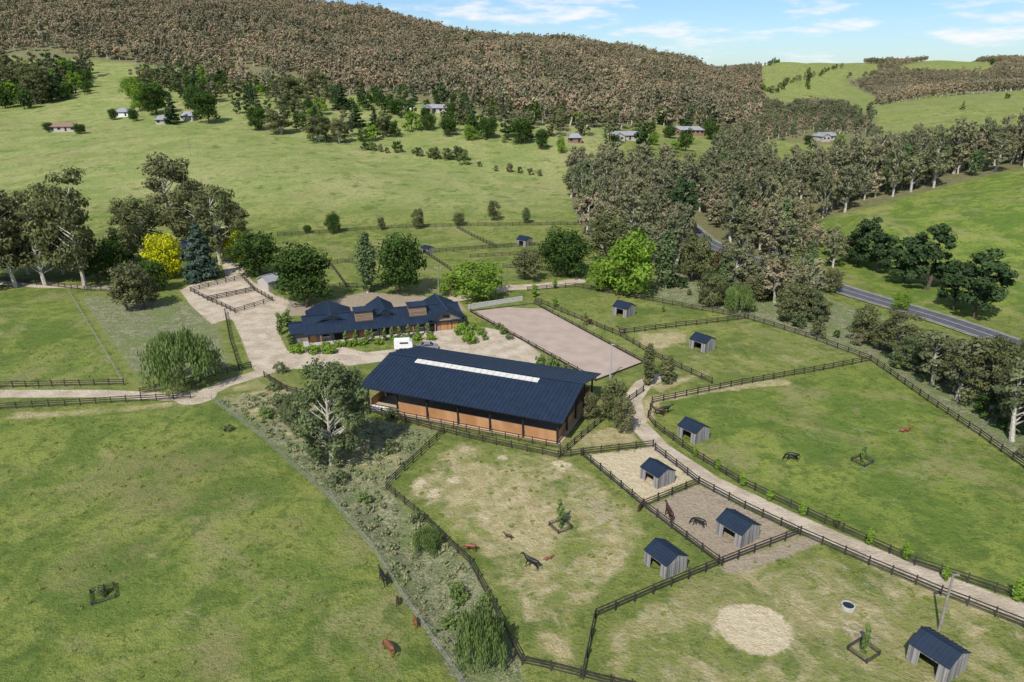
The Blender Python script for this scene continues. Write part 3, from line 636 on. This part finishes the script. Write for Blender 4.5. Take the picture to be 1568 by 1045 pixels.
pad=inpoly(u,v,[(-200,650),(0,645),(240,632),(330,625),(395,675),(495,765),(565,845),(615,925),(715,1100),(-200,1200)])|inpoly(u,v,[(-200,450),(100,455),(185,585),(-200,585)])|inpoly(u,v,[(1020,620),(1200,590),(1335,560),(1650,780),(1650,915),(1300,800),(1130,725),(1065,685)])|inpoly(u,v,[(1225,830),(1600,980),(1650,1100),(890,1200),(915,955)])|inpoly(u,v,[(690,675),(880,702),(980,782),(1085,866),(905,940),(885,1040),(830,1010),(770,930),(730,860),(660,795),(605,750)])
k&=pad
for cu,cv,cr in ((1155,962,5),(1298,932,1.5),(1432,1010,3.5),(1018,865,3.5)):
    a_,b_=G(cu,cv); k&=np.hypot(x-a_,y-b_)>cr
scatter('meadow_grass_tufts',x[k],y[k],rng.uniform(.35,1.0,k.sum()),PM,3,rng.uniform(.2,.55,k.sum()),-.03)
# ------------------------------------------------------------------ road
def ribbon(name,P,off,hw,z,m):
    P=[Vector((p[0],p[1],0)) for p in P]; Q=[]
    for a,b in zip(P[:-1],P[1:]):
        n_=max(1,int((b-a).length/3)); Q+=[a.lerp(b,i/n_) for i in range(n_)]
    Q.append(P[-1])
    for _ in range(6): Q=[Q[0]]+[(Q[i-1]+Q[i]*2+Q[i+1])/4 for i in range(1,len(Q)-1)]+[Q[-1]]
    V=[];Fc=[]
    for i,p in enumerate(Q):
        d=(Q[min(i+1,len(Q)-1)]-Q[max(i-1,0)]).normalized(); s=Vector((-d.y,d.x,0)); c=th(p.x,p.y)
        for o in (off-hw,off+hw): r_=p+s*o; V.append((r_.x,r_.y,c+z))
    for i in range(len(Q)-1): Fc.append((2*i,2*i+2,2*i+3,2*i+1))
    me=bpy.data.meshes.new(name); me.from_pydata(V,[],Fc); me.materials.append(m); return obj(name,me)
ribbon('road_shoulder',ROAD,0,4.4,.22,mat('gravel_shoulder',(.22,.20,.13),.95,.3,.5))
ribbon('asphalt_road',ROAD,0,3.6,.26,M['asphalt'])
for o_ in (-3.25,3.25,-.0): ribbon('road_marking',ROAD,o_,.06,.27,M['line'])
# ------------------------------------------------------------------ fences
def fence(name,px,kind='rail',closed=False,world=False):
    P=px if world else GP(px); 
    if closed: P=P+[P[0]]
    mb=MB(); st={'rail':2.6,'wire':4.5,'low':3.0}[kind]; pts=[]
    for (x0,y0),(x1,y1) in zip(P[:-1],P[1:]):
        L_=math.hypot(x1-x0,y1-y0); n_=max(1,round(L_/st))
        for i in range(n_): pts.append((x0+(x1-x0)*i/n_,y0+(y1-y0)*i/n_))
    pts.append(P[-1]); zz=TH(np.array([p[0] for p in pts]),np.array([p[1] for p in pts]))
    hh={'rail':1.35,'wire':1.15,'low':.9}[kind]
    for i,(x,y) in enumerate(pts):
        a=pts[min(i+1,len(pts)-1)]; b=pts[max(i-1,0)]; rz=math.atan2(a[1]-b[1],a[0]-b[0])
        w=.15 if kind!='wire' else .09; h1=hh+random.uniform(-.04,.06)
        mb.box((x,y,zz[i]+h1/2-.1),(w,w,h1+.2),M['fence'] if kind!='wire' else M['post'],rz)
        if i<len(pts)-1:
            hs={'rail':(.42,.82,1.2),'wire':(.35,.7,1.05),'low':(.45,.82)}[kind]
            for h_ in hs:
                if kind=='wire': mb.beam((x,y,zz[i]+h_),(*pts[i+1],zz[i+1]+h_),.025,.025,M['wire'])
                else:
                    d=Vector((pts[i+1][0]-x,pts[i+1][1]-y,0)).normalized(); o_=Vector((d.y,-d.x,0))*.10
                    mb.beam(Vector((x,y,zz[i]+h_+random.uniform(-.02,.02)))+o_,Vector((*pts[i+1],zz[i+1]+h_+random.uniform(-.02,.02)))+o_,.045,.15,M['fence'])
    return obj(name,mb.mesh(name))
RF='post_and_rail_fence'
for f in [
 [(992,640),(1003,655),(1060,697),(1130,740),(1210,778),(1290,815),(1400,866),(1568,922),(1700,965)],
 [(1003,690),(1070,742),(1140,780),(1225,820),(1330,866),(1440,912),(1568,962),(1700,1010)],
 [(568,632),(660,658),(760,682),(855,702),(893,697),(1000,685)],
 [(680,665),(592,750),(650,798),(720,865),(760,940),(800,1018),(935,1050),(1000,1065)],
 [(890,698),(985,777),(1100,864)],[(985,777),(1070,742)],[(1225,820),(1130,857),(1000,910),(912,948),(893,1040)],
 [(992,640),(998,618),(1085,600),(1200,578),(1333,553)],[(1333,553),(1420,615),(1500,668),(1568,718),(1700,810)],
 [(808,446),(880,440),(1000,462),(1140,488),(1250,522),(1333,553)],[(1145,489),(1050,500),(955,512)],
 [(820,462),(880,487),(950,516),(1000,546),(1090,588)],[(-100,592),(0,594),(100,592),(190,590)],
 [(215,604),(260,596),(330,577),(385,563)],[(-100,628),(0,627),(100,622),(240,614),(292,610)],
 [(-100,430),(0,430),(90,440),(140,446),(170,446)],[(425,362),(500,357),(600,350),(700,347),(890,345)],
 [(425,388),(505,405),(575,398),(650,388),(760,380),(830,376)],[(700,350),(760,380)],[(600,440),(560,442),(520,440)],
 [(650,388),(690,415),(700,440)],[(345,480),(352,520),(366,565)],[(505,405),(530,440)],[(770,410),(880,418)],
 [(405,578),(440,600),(500,615)],[(720,395),(840,388),(905,380)]]: fence(RF,f)
fence('post_and_rail_fence',[(858,700),(890,672),(928,640),(985,600)] )
for f in [[(292,447),(372,427),(390,446),(318,461)],[(318,461),(390,446),(418,462),(360,480),(340,470)]]: fence('round_yard_fence',f,closed=True)
for f in [[(325,615),(400,672),(500,762),(570,842),(620,922),(705,1045),(740,1100)],[(105,448),(190,590)]]: fence('wire_fence',f,'wire')
for f in [[(600,437),(690,455)],[(0,262),(60,243),(150,222)]]: fence('wire_fence',f,'wire')
# ------------------------------------------------------------------ sand riding arena
A_=G(720,478);B_=G(818,465);D_=G(912,584);C_=G(985,556)
mb=MB(); zt=.12
mb.hexa([(*A_,-.4),(*D_,-.4),(*C_,-.4),(*B_,-.4),(*A_,zt),(*D_,zt),(*C_,zt),(*B_,zt)],M['sand'])
for p,q_ in ((A_,B_),(B_,C_),(C_,D_),(D_,A_)): mb.beam((*p,.2),(*q_,.2),.12,.3,M['fence'])
obj('sand_riding_arena',mb.mesh('sand_riding_arena'))
fence('arena_rail_fence',[A_,D_],'low',world=True); fence('arena_rail_fence',[B_,C_],'low',world=True)
a=G(717,474);b=G(800,460); mb=MB(); mb.beam((*a,.45),(*b,.45),.3,1.5,M['concrete']); mb.beam((*a,1.24),(*b,1.24),.4,.08,M['concrete'])
obj('retaining_wall',mb.mesh('retaining_wall'))
# ------------------------------------------------------------------ indoor arena building
def parts(*n): return {k:MB() for k in n}
p=parts('roof','walls','skylight','columns','floor','kickboards','trusses')
Lb=37.5; Wb=19.5; ZR=6.75
gable(p,0,Lb,0,Wb,4.6,ZR,oh=1.0,ov=.9,wall=None,ribs=.75)
sl=(ZR-4.6)/(Wb/2)
y0_,y1_=Wb/2-1.7,Wb/2-.5; z=lambda yy:4.6+sl*yy+.09
for i in range(20):
    xa=5.5+25*i/20; p['skylight'].slab([(xa,y0_,z(y0_)),(xa+1.2,y0_,z(y0_)),(xa+1.2,y1_,z(y1_)),(xa,y1_,z(y1_))],.05,M['skylight'])
nb=7
for i in range(nb):
    xx=.3+(Lb-.6)*i/(nb-1)
    for yy in (.15,Wb-.15):
        p['columns'].box((xx,yy,1.9),(.28,.3,5.2),M['black'])
    p['trusses'].beam((xx,.3,4.15),(xx,Wb/2,ZR-.55),.2,.35,M['black']); p['trusses'].beam((xx,Wb-.3,4.15),(xx,Wb/2,ZR-.55),.2,.35,M['black'])
for xx in (.3,Lb-.3):
    for yy in (5.0,Wb/2,14.5): p['columns'].box((xx,yy,2.4),(.22,.22,4.9+ (1 if yy==Wb/2 else 0)),M['black'])
p['walls'].beam((0,-.02,4.1),(Lb,-.02,4.1),.1,.4,M['navy_dk']); p['walls'].beam((0,Wb+.02,4.1),(Lb,Wb+.02,4.1),.1,.5,M['navy_dk'])
for i in range(nb-1):
    x0_=.3+(Lb-.6)*i/(nb-1)+.22; x1_=.3+(Lb-.6)*(i+1)/(nb-1)-.22
    if i==0: hk=.9
    else: hk=2.3
    p['kickboards'].hexa([(x0_,.35,.1),(x1_,.35,.1),(x1_,.43,.1),(x0_,.43,.1),(x0_,.05,hk),(x1_,.05,hk),(x1_,.13,hk),(x0_,.13,hk)],M['orange'] if i else M['cream'])
    p['kickboards'].box(((x0_+x1_)/2,Wb-.5,1.1),(x1_-x0_,.08,2.0),M['orange'])
    p['columns'].box(((x0_+x1_)/2,.1,hk+.06),(x1_-x0_,.12,.1),M['black'])
for yy0,yy1 in ((.6,5),(5.5,9.5),(10,14.5),(15,Wb-.6)):
    p['kickboards'].box((Lb-.55,(yy0+yy1)/2,.95),(.08,yy1-yy0,1.6),M['orange']); p['kickboards'].box((.5,(yy0+yy1)/2,.95),(.08,yy1-yy0,1.6),M['orange'])
p['floor'].box((Lb/2,Wb/2,-.1),(Lb+.6,Wb+.6,.5),M['sandin'])
for z_ in (.55,1.0,1.4):
    p['columns'].beam((-.8,-1.6,z_),(Lb+.8,-1.6,z_),.05,.12,M['fence'])
for i in range(17): p['columns'].box((-.8+(Lb+1.6)*i/16,-1.6,.5),(.13,.13,2.0),M['fence'])
x0,y0=G(548,592,4.35); x1,y1=G(862,649,4.35); rz=math.atan2(y1-y0,x1-x0); ca,sa=math.cos(rz),math.sin(rz)
ox=x0+1.0*ca-.9*sa; oy=y0+1.0*sa+.9*ca; sc_=math.hypot(x1-x0,y1-y0)/(Lb+2)
e=building('indoor_riding_arena_building',p,(ox,oy,0.0),rz); e.scale=(sc_,1,1)
for i in range(5):
    mb=MB(); mb.tube([(0,0,0),(0,0,.25),(0,0,.6),(0,0,.85)],[.28,.31,.31,.28],M['white'],12)
    u=573+i*5; x,y=G(u,628+i*.8); obj('white_drum',mb.mesh('white_drum'),(x,y,th(x,y)))
# ------------------------------------------------------------------ stable building
p=parts('roof','walls','doors','windows','columns','dormers','chimney')
gable(p,0,33,0,10,2.9,4.7,oh=.8,ov=1.5)
for (xa,xb,ya,yb,ze,zr) in ((1,9.5,3,13.5,3.3,5.1),(14.5,19,3,12.5,3.9,5.3),(26.5,33.4,-1.0,11.5,3.3,5.0)):
    gable(p,xa,xb,ya,yb,ze,zr,oh=.7,ov=.6,axis='y')
gable(p,-3.2,2.5,1,7,2.5,3.7,oh=.5,ov=.6)
for xc in (12.2,24.0):
    D=p['dormers']; w_=3.8
    D.hexa([(xc-w_/2,1.4,3.4),(xc+w_/2,1.4,3.4),(xc+w_/2,4.6,4.2),(xc-w_/2,4.6,4.2),(xc-w_/2,2.2,5.5),(xc+w_/2,2.2,5.5),(xc+w_/2,4.6,5.5),(xc-w_/2,4.6,5.5)],M['cedar'])
    for k_ in range(7):
        f_=(k_+.5)/7; D.beam((xc-w_/2+.15,1.4+.8*f_-.06,3.45+2.0*f_),(xc+w_/2-.15,1.4+.8*f_-.06,3.45+2.0*f_),.06,.1,M['cedar'])
    p['roof'].slab([(xc-w_/2-.25,1.7,5.55),(xc+w_/2+.25,1.7,5.55),(xc+w_/2+.25,5.2,5.75),(xc-w_/2-.25,5.2,5.75)],.12,M['navy'])
xx=1.2; i=0
while xx<32.5:
    kind=('door','win','door','door')[i%4]; yf=-1.0 if xx>26.5 else 0
    if kind=='win':
        p['windows'].box((xx,yf-.03,1.7),(1.3,.06,1.1),M['glass']); 
        for dz in (-.6,.6): p['windows'].box((xx,yf-.05,1.7+dz),(1.5,.1,.1),M['white'])
    else:
        p['doors'].box((xx,yf-.03,1.2),(1.5,.07,2.3),M['door'] if i%4!=2 else M['dark'])
        for dx in (-.8,.8): p['doors'].box((xx+dx,yf-.05,1.2),(.1,.1,2.4),M['black'])
    xx+=2.55; i+=1
for i in range(12): p['columns'].box((.2+i*2.45,-1.35,1.0),(.16,.16,2.6),M['door'] if i%2 else M['black'])
p['walls'].box((16.5,4.2,.02),(35,12.5,.25),M['concrete'])
p['windows'].box((33.43,5.5,1.8),(.05,2.4,1.6),M['glass'])
p['doors'].box((29.5,-1.04,1.4),(2.6,.08,2.4),M['door']); p['windows'].box((29.8,-1.04,3.4),(1.5,.06,.7),M['glass'])
x0,y0=G(472,526); x1,y1=G(704,502); rz=math.atan2(y1-y0,x1-x0); s_=math.hypot(x1-x0,y1-y0)/33
e=building('stable_building',p,(x0,y0,0.0),rz); e.scale=(s_,1,1)
# ------------------------------------------------------------------ paddock shelters
def shelter_mesh():
    mb=MB(); a,b=1.85,1.75; ze,zr=2.25,3.2
    for y_,op in ((b,False),(-b,True)):
        if op:
            mb.box((-a+.5,y_,ze/2),(1.0,.06,ze),M['greyboard']); mb.box((a-.45,y_,ze/2),(.9,.06,ze),M['greyboard']); mb.box((0,y_,ze-.2),(2*a-1.9,.05,.35),M['greyboard'])
        else: mb.box((0,y_,ze/2),(2*a,.06,ze),M['greyboard'])
    for x_ in (-a,a):
        mb.hexa([(x_-.03,-b+.03,0),(x_+.03,-b+.03,0),(x_+.03,b-.03,0),(x_-.03,b-.03,0),(x_-.03,-b+.03,ze),(x_+.03,-b+.03,ze),(x_+.03,b-.03,ze),(x_-.03,b-.03,ze)],M['greyboard'])
        mb.poly([(x_,-b,ze),(x_,b,ze),(x_,0,zr)],M['greyboard'])
    sl=(zr-ze)/b
    for s in (-1,1):
        ye=s*(b+.2); zE=ze-.2*sl+.06
        q=[(-a-.15,ye,zE),(a+.15,ye,zE),(a+.15,0,zr+.06),(-a-.15,0,zr+.06)]
        if s>0: q=[q[1],q[0],q[3],q[2]]
        mb.slab(q,.05,M['navy'])
        for i in range(10):
            x_=-a-.1+(2*a+.2)*i/9; mb.beam((x_,ye,zE+.02),(x_,0,zr+.08),.09,.08,M['navy'])
    mb.beam((-a-.17,0,zr+.08),(a+.17,0,zr+.08),.25,.06,M['navy_dk'])
    for x_ in (-a,a):
        for y_ in (-b,b): mb.box((x_,y_,ze/2-.1),(.14,.14,ze+.2),M['post'])
    return mb.mesh('shelter')
SM=shelter_mesh()
for u,v,w,r in ((1018,868,62,-57),(1128,822,62,-55),(1006,736,50,-57),(1061,670,46,-54),(1075,534,38,-50),(955,482,34,-42),(1432,1018,80,-58),(803,376,24,-40),(655,388,20,-40),(568,394,16,-40)):
    x,y=G(u,v); k=mpp(x,y); s=w*k/5.1; obj('paddock_shelter',SM,(x,y,th(x,y)-.03),math.radians(r),(s,s,s*.96))
def hut(name,u,v,L_,W_,ze,zr,rz,wall,roof):
    p=parts('roof','walls','door','window'); gable(p,-L_/2,L_/2,-W_/2,W_/2,ze,zr,oh=.3,ov=.4,wall=wall,roof=roof,ribs=1.2)
    p['door'].box((0,-W_/2-.03,1.05),(1.0,.06,2.1),M['dark']); p['window'].box((L_/3.2,-W_/2-.03,1.5),(.9,.06,.9),M['glass'])
    x,y=G(u,v); building(name,p,(x,y,th(x,y)),rz)
hut('garden_shed',418,440,6,5,2.6,3.8,.9,'cream','greyroof'); hut('tool_shed',516,592,4.5,4,2.3,3.1,-.3,'stone','navy')
hut('farm_shed',279,392,9,8,3.5,5.2,.5,'white','blueroof')
def house(u,v,Lw,D_,rz,wall,roof,wing=True):
    p=parts('roof','walls','windows','door')
    gable(p,-Lw/2,Lw/2,-D_/2,D_/2,3.0,5.2,oh=.6,ov=.6,wall=wall,roof=roof,ribs=0,hip=D_/2*.9,wallz0=-2)
    if wing: gable(p,-Lw/2+1,-Lw/2+8,-D_/2-5,2,2.9,4.8,oh=.5,ov=.5,wall=wall,roof=roof,axis='y',ribs=0,wallz0=-2)
    n_=int(Lw/3.2)
    for i in range(n_):
        x_=-Lw/2+1.6+i*(Lw-3.2)/max(1,n_-1)
        if wing and x_<-Lw/2+8.6: continue
        if i==n_//2: p['door'].box((x_,-D_/2-.04,1.1),(1.1,.08,2.2),M['dark'])
        else: p['windows'].box((x_,-D_/2-.04,1.5),(1.7,.08,1.3),M['glass'])
    if wing:
        for dx in (2.5,5.7): p['windows'].box((-Lw/2+dx+.2,-D_/2-5.04,1.5),(1.4,.08,1.2),M['glass'])
    x,y=G(u,v); building('farmhouse',p,(x,y,th(x,y)+.2),rz)
house(668,172,19,8,-.1,'cream','greyroof'); house(626,167,8,6,.2,'white','navy',False); house(962,214,25,9,.1,'cream','greyroof'); house(1050,205,26,9,-.1,'brick','greyroof')
house(1262,214,17,8,.2,'cream','greyroof'); house(190,178,9,7,0,'white','greyroof',False); house(100,201,15,7,.1,'cream','brick',False); house(250,190,8,6,.3,'cream','greyroof',False); house(290,184,9,6,-.2,'cream','greyroof',False); house(880,218,8,6,0,'brick','greyroof',False)
# ------------------------------------------------------------------ vehicles
def car_mesh():
    mb=MB(); W_=.9
    prof=[(-2.25,.35),(-2.3,.75),(-2.1,.98),(-1.35,1.05),(-.75,1.45),(.55,1.47),(1.2,1.02),(2.05,.88),(2.28,.65),(2.25,.35)]
    n_=len(prof)
    def ins(z): return W_ if z<1.06 else W_-.17
    Lp=[(x,-ins(z),z) for x,z in prof]; Rp=[(x,ins(z),z) for x,z in prof]
    mb.poly(Lp[::-1],M['silver']); mb.poly(Rp,M['silver'])
    for i in range(n_):
        j=(i+1)%n_; m_=M['glass'] if i in(3,5) else M['silver']; mb.poly([Lp[i],Lp[j],Rp[j],Rp[i]],m_)
    for s in (-1,1):
        mb.poly([(-1.15,s*(W_+.004),1.07),(1.0,s*(W_+.004),1.05),(.5,s*(W_-.15),1.40),(-.72,s*(W_-.15),1.39)],M['glass'])
        for x_ in (-1.4,1.4): mb.tube([(x_,s*.72,.33),(x_,s*.92,.33)],[.33,.33],M['tyre'],14); mb.tube([(x_,s*.92,.33),(x_,s*.93,.33)],[.19,.19],M['tank'],10)
        mb.box((2.2,s*.62,.68),(.12,.35,.14),M['white']); mb.box((-2.24,s*.62,.78),(.1,.3,.14),M['h_chest'])
    return mb.mesh('car')
x,y=G(655,535); obj('parked_car',car_mesh(),(x,y,.03),.05)
def float_mesh():
    mb=MB(); pr=[(-1.9,.5),(-1.9,2.35),(1.3,2.45),(1.9,1.9),(2.0,.5)]
    a=[(x,-.95,z) for x,z in pr]; b=[(x,.95,z) for x,z in pr]; mb.poly(a[::-1],M['white']); mb.poly(b,M['white'])
    for i in range(5): j=(i+1)%5; mb.poly([a[i],a[j],b[j],b[i]],M['white'])
    for s in (-1,1):
        for x_ in (-.45,.35): mb.tube([(x_,s*.85,.33),(x_,s*1.05,.33)],[.33,.33],M['tyre'],12)
        mb.box((-.05,s*1.02,.75),(1.8,.22,.06),M['tank']); mb.box((.2,s*.96,1.85),(1.8,.03,.35),M['glass'])
    mb.beam((2,-.5,.5),(3.2,0,.5),.08,.1,M['tank']); mb.beam((2,.5,.5),(3.2,0,.5),.08,.1,M['tank']); mb.tube([(3.1,0,0),(3.1,0,.7)],[.04,.04],M['tank'],6)
    return mb.mesh('horse_float')
x,y=G(618,536); obj('horse_trailer',float_mesh(),(x,y,.03),.1)
# ------------------------------------------------------------------ poles, trough, guards
def pole(u,v,hpx,m,arm=False):
    x,y=G(u,v); h_=hpx*mpp(x,y)/.9; mb=MB(); mb.tube([(0,0,-.2),(0,0,h_*.5),(0,0,h_)],[.16,.13,.10],m,8)
    if arm: mb.box((0,0,h_-.5),(1.8,.12,.14),m); [mb.tube([(s,0,h_-.43),(s,0,h_-.2)],[.05,.05],M['white'],6) for s in (-.8,0,.8)]
    else: mb.box((.25,0,h_),(.7,.25,.12),m)
    obj('power_pole' if arm else 'light_pole',mb.mesh('pole'),(x,y,th(x,y)))
pole(672,456,44,M['post'],True); pole(1438,965,92,M['post']); pole(934,582,52,M['tank']); pole(292,240,32,M['post'],True); pole(1092,118,14,M['post'],True)
x,y=G(1298,932); mb=MB(); mb.tube([(0,0,-.1),(0,0,.5)],[.72,.72],M['concrete'],24,False); mb.tube([(0,0,.5),(0,0,.1)],[.6,.6],M['concrete'],24,False)
mb.poly([(.61*math.cos(t*.2618),.61*math.sin(t*.2618),.4) for t in range(24)],M['glass'])
for t in range(24):
    a=t*.2618;b=a+.2618; mb.poly([(.6*math.cos(a),.6*math.sin(a),.5),(.72*math.cos(a),.72*math.sin(a),.5),(.72*math.cos(b),.72*math.sin(b),.5),(.6*math.cos(b),.6*math.sin(b),.5)],M['concrete'])
obj('water_trough',mb.mesh('water_trough'),(x,y,th(x,y)))
def guard():
    mb=MB(); s=1.25
    for x_ in (-s,s):
        for y_ in (-s,s): mb.box((x_,y_,.5),(.12,.12,1.1),M['fence'])
    for z_ in (.3,.62,.94):
        for k_ in (-1,1): mb.box((0,k_*(s+.08),z_),(2*s+.3,.04,.12),M['fence']); mb.box((k_*(s+.08),0,z_-.0),(.04,2*s+.1,.12),M['fence'])
    return mb.mesh('tree_guard')
GM=guard()
for u,v,w,key,hp in ((858,808,34,'sap',45),(158,912,44,'shrub',16),(1320,708,30,'sap',28),(1322,1000,44,'sap',44)):
    x,y=G(u,v); k=mpp(x,y); s=w*k/3.5; obj('timber_tree_guard',GM,(x,y,th(x,y)),.55,(s,s,s*(.8 if u>200 else .55))); o=put(key,u,v,hp,hp*.42 if key=='sap' else 18)
    if key=='sap': o.data=TP['vine'][3][0]; o.name='sapling_tree'
# ------------------------------------------------------------------ horses (skin modifier)
def horse_mesh(name,pose):
    V=[];E=[];R=[]
    def add(p_,r,par=None):
        V.append(p_); R.append(r if isinstance(r,tuple) else (r,r))
        if par is not None: E.append((par,len(V)-1))
        return len(V)-1
    zb=0 if pose!='lie' else -.82
    pel=add((-.62,0,1.25+zb),(.27,.27)); bel=add((-.2,0,1.15+zb),(.29,.31),pel); ch=add((.3,0,1.17+zb),(.27,.31),bel); wi=add((.55,0,1.22+zb),(.22,.28),ch)
    rump=add((-.85,0,1.2+zb),(.2,.2),pel)
    tl=add((-1.02,0,1.15+zb),.05,rump); tl2=add((-1.12,0,.8+zb*.7),.06,tl); add((-1.13,0,.5+zb*.4),.03,tl2)
    if pose=='graze': nk=[(.85,0,1.1),(1.1,0,.72)]; hd=[(1.2,0,.42),(1.3,0,.2),(1.34,0,.08)]
    else: nk=[(.82,0,1.42+zb),(1.05,0,1.68+zb)]; hd=[(1.18,0,1.74+zb),(1.4,0,1.58+zb),(1.55,0,1.45+zb)]
    n1=add(nk[0],(.13,.19),wi); n2=add(nk[1],(.09,.13),n1); h1=add(hd[0],(.09,.12),n2); h2=add(hd[1],(.065,.085),h1); add(hd[2],(.055,.06),h2)
    e=Vector(hd[0])
    for s in (-1,1):
        up=(.0,.13) if pose!='graze' else (-.02,.1)
        add((e.x-.03,s*.06,e.z+up[1]),.022,h1)
    for s in (-1,1):
        if pose=='lie':
            a=add((.42,s*.2,.28),.11,wi); b=add((.75,s*.25,.12),.06,a); add((.5,s*.3,.06),.045,b)
            a=add((-.6,s*.26,.3),.16,pel); b=add((-.25,s*.36,.15),.08,a); add((-.6,s*.42,.06),.045,b)
        else:
            f=.12*s
            a=add((.5,s*.15,.95),.12,wi); b=add((.52+f,s*.16,.52),.06,a); c=add((.52+f*1.6,s*.16,.14),.042,b); add((.57+f*1.6,s*.16,.03),.06,c)
            a=add((-.62,s*.16,.92),.16,pel); k_=add((-.5-f,s*.17,.78),.12,a); b=add((-.78-f,s*.16,.5),.06,k_); c=add((-.72-f,s*.16,.14),.045,b); add((-.67-f,s*.16,.03),.06,c)
    me=bpy.data.meshes.new(name+'_sk'); me.from_pydata(V,E,[]); o=bpy.data.objects.new('tmp',me); link(o)
    sk=o.modifiers.new('s','SKIN'); sd=me.skin_vertices[0].data if me.skin_vertices else None
    if sd is None:
        bpy.context.view_layer.objects.active=o; bpy.ops.mesh.customdata_skin_add(); sd=me.skin_vertices[0].data
    for i,r in enumerate(R): sd[i].radius=r; sd[i].use_root=(i==0)
    sb=o.modifiers.new('b','SUBSURF'); sb.levels=1; sb.render_levels=1
    bpy.context.view_layer.update(); dg=bpy.context.evaluated_depsgraph_get(); ev=o.evaluated_get(dg)
    m2=bpy.data.meshes.new_from_object(ev); bpy.data.objects.remove(o); m2.name=name
    return m2
HM={}
def horse(pose,coat,u,v,rz,s=1.0,name='horse'):
    k_=(pose,coat)
    if k_ not in HM:
        m_=horse_mesh('horse_%s_%s'%k_,pose); m_.materials.clear(); m_.materials.append(M[coat]); m_.polygons.foreach_set('use_smooth',[True]*len(m_.polygons)); HM[k_]=m_
    x,y=G(u,v); obj(name,HM[k_],(x,y,th(x,y)),math.radians(rz),(s,s,s))
horse('stand','h_black',814,870,150,1.0); horse('graze','h_chest',720,845,175,.8); horse('stand','h_bay',778,826,160,.55,'foal'); horse('lie','h_chest',839,857,20,.6,'foal')
horse('stand','h_black',587,893,120,1); horse('graze','h_chest',596,1000,130,1); horse('graze','h_chest',636,958,110,.7); horse('graze','h_bay',609,925,100,.6,'foal')
horse('graze','h_black',1212,706,165,1.0); horse('lie','h_chest',1385,661,10,1.0); horse('stand','h_bay',1008,637,170,1.05); horse('stand','h_black',1018,634,10,1.0)
horse('stand','h_bay',1024,795,100,1.15); horse('graze','h_black',1069,806,150,.9); horse('graze','h_bay',901,498,200,1.0); horse('stand','h_bay',952,511,170,1.0); horse('graze','h_bay',450,380,0,1); horse('stand','h_bay',980,782,60,.7)
# ------------------------------------------------------------------ light, sky, camera
az=math.radians(-115); el=math.radians(48)
sd=Vector((math.cos(el)*math.cos(az),math.cos(el)*math.sin(az),math.sin(el)))
sun=bpy.data.lights.new('sun','SUN'); sun.energy=5.0; sun.angle=math.radians(.6); sun.color=(1,.965,.90)
so=link(bpy.data.objects.new('sun',sun)); so.rotation_euler=sd.to_track_quat('Z','Y').to_euler()
w=bpy.data.worlds.new('World'); scene.world=w; w.use_nodes=True; nt=w.node_tree; N=nt.nodes; L=nt.links
sky=N.new('ShaderNodeTexSky'); sky.sky_type='NISHITA'; sky.sun_disc=False; sky.sun_elevation=el; sky.sun_rotation=math.atan2(sd.x,sd.y); sky.air_density=1.0; sky.dust_density=.3; sky.ozone_density=3.0
tint=N.new('ShaderNodeMix'); tint.data_type='RGBA'; tint.blend_type='MULTIPLY'; tint.inputs['Factor'].default_value=1; tint.inputs['B'].default_value=(.66,.81,1.0,1); L.new(sky.outputs[0],tint.inputs['A'])
tc=N.new('ShaderNodeTexCoord'); mp=N.new('ShaderNodeMapping'); mp.inputs['Scale'].default_value=(3.0,3.0,14); mp.inputs['Location'].default_value=(.55,.3,.2); L.new(tc.outputs['Generated'],mp.inputs['Vector'])
nz=N.new('ShaderNodeTexNoise'); nz.inputs['Scale'].default_value=2.3; nz.inputs['Detail'].default_value=9; nz.inputs['Roughness'].default_value=.6; L.new(mp.outputs[0],nz.inputs['Vector'])
rp=N.new('ShaderNodeMapRange'); rp.interpolation_type='SMOOTHSTEP'; rp.inputs[1].default_value=.48; rp.inputs[2].default_value=.66; L.new(nz.outputs['Fac'],rp.inputs[0])
mxn=N.new('ShaderNodeMix'); mxn.data_type='RGBA'; L.new(rp.outputs[0],mxn.inputs['Factor']); L.new(tint.outputs['Result'],mxn.inputs['A']); mxn.inputs['B'].default_value=(7.4,7.5,7.7,1)
L.new(mxn.outputs['Result'],N['Background'].inputs['Color']); N['Background'].inputs['Strength'].default_value=.13
cam=bpy.data.cameras.new('camera'); cam.sensor_width=36; cam.lens=36*FPX/1568; cam.clip_end=12000; cam.clip_start=.5
co=link(bpy.data.objects.new('camera',cam)); co.location=(0,0,H); co.rotation_euler=(math.pi/2-PITCH,0,0); scene.camera=co
scene.view_settings.view_transform='Standard'; scene.view_settings.look='None'; scene.view_settings.exposure=0
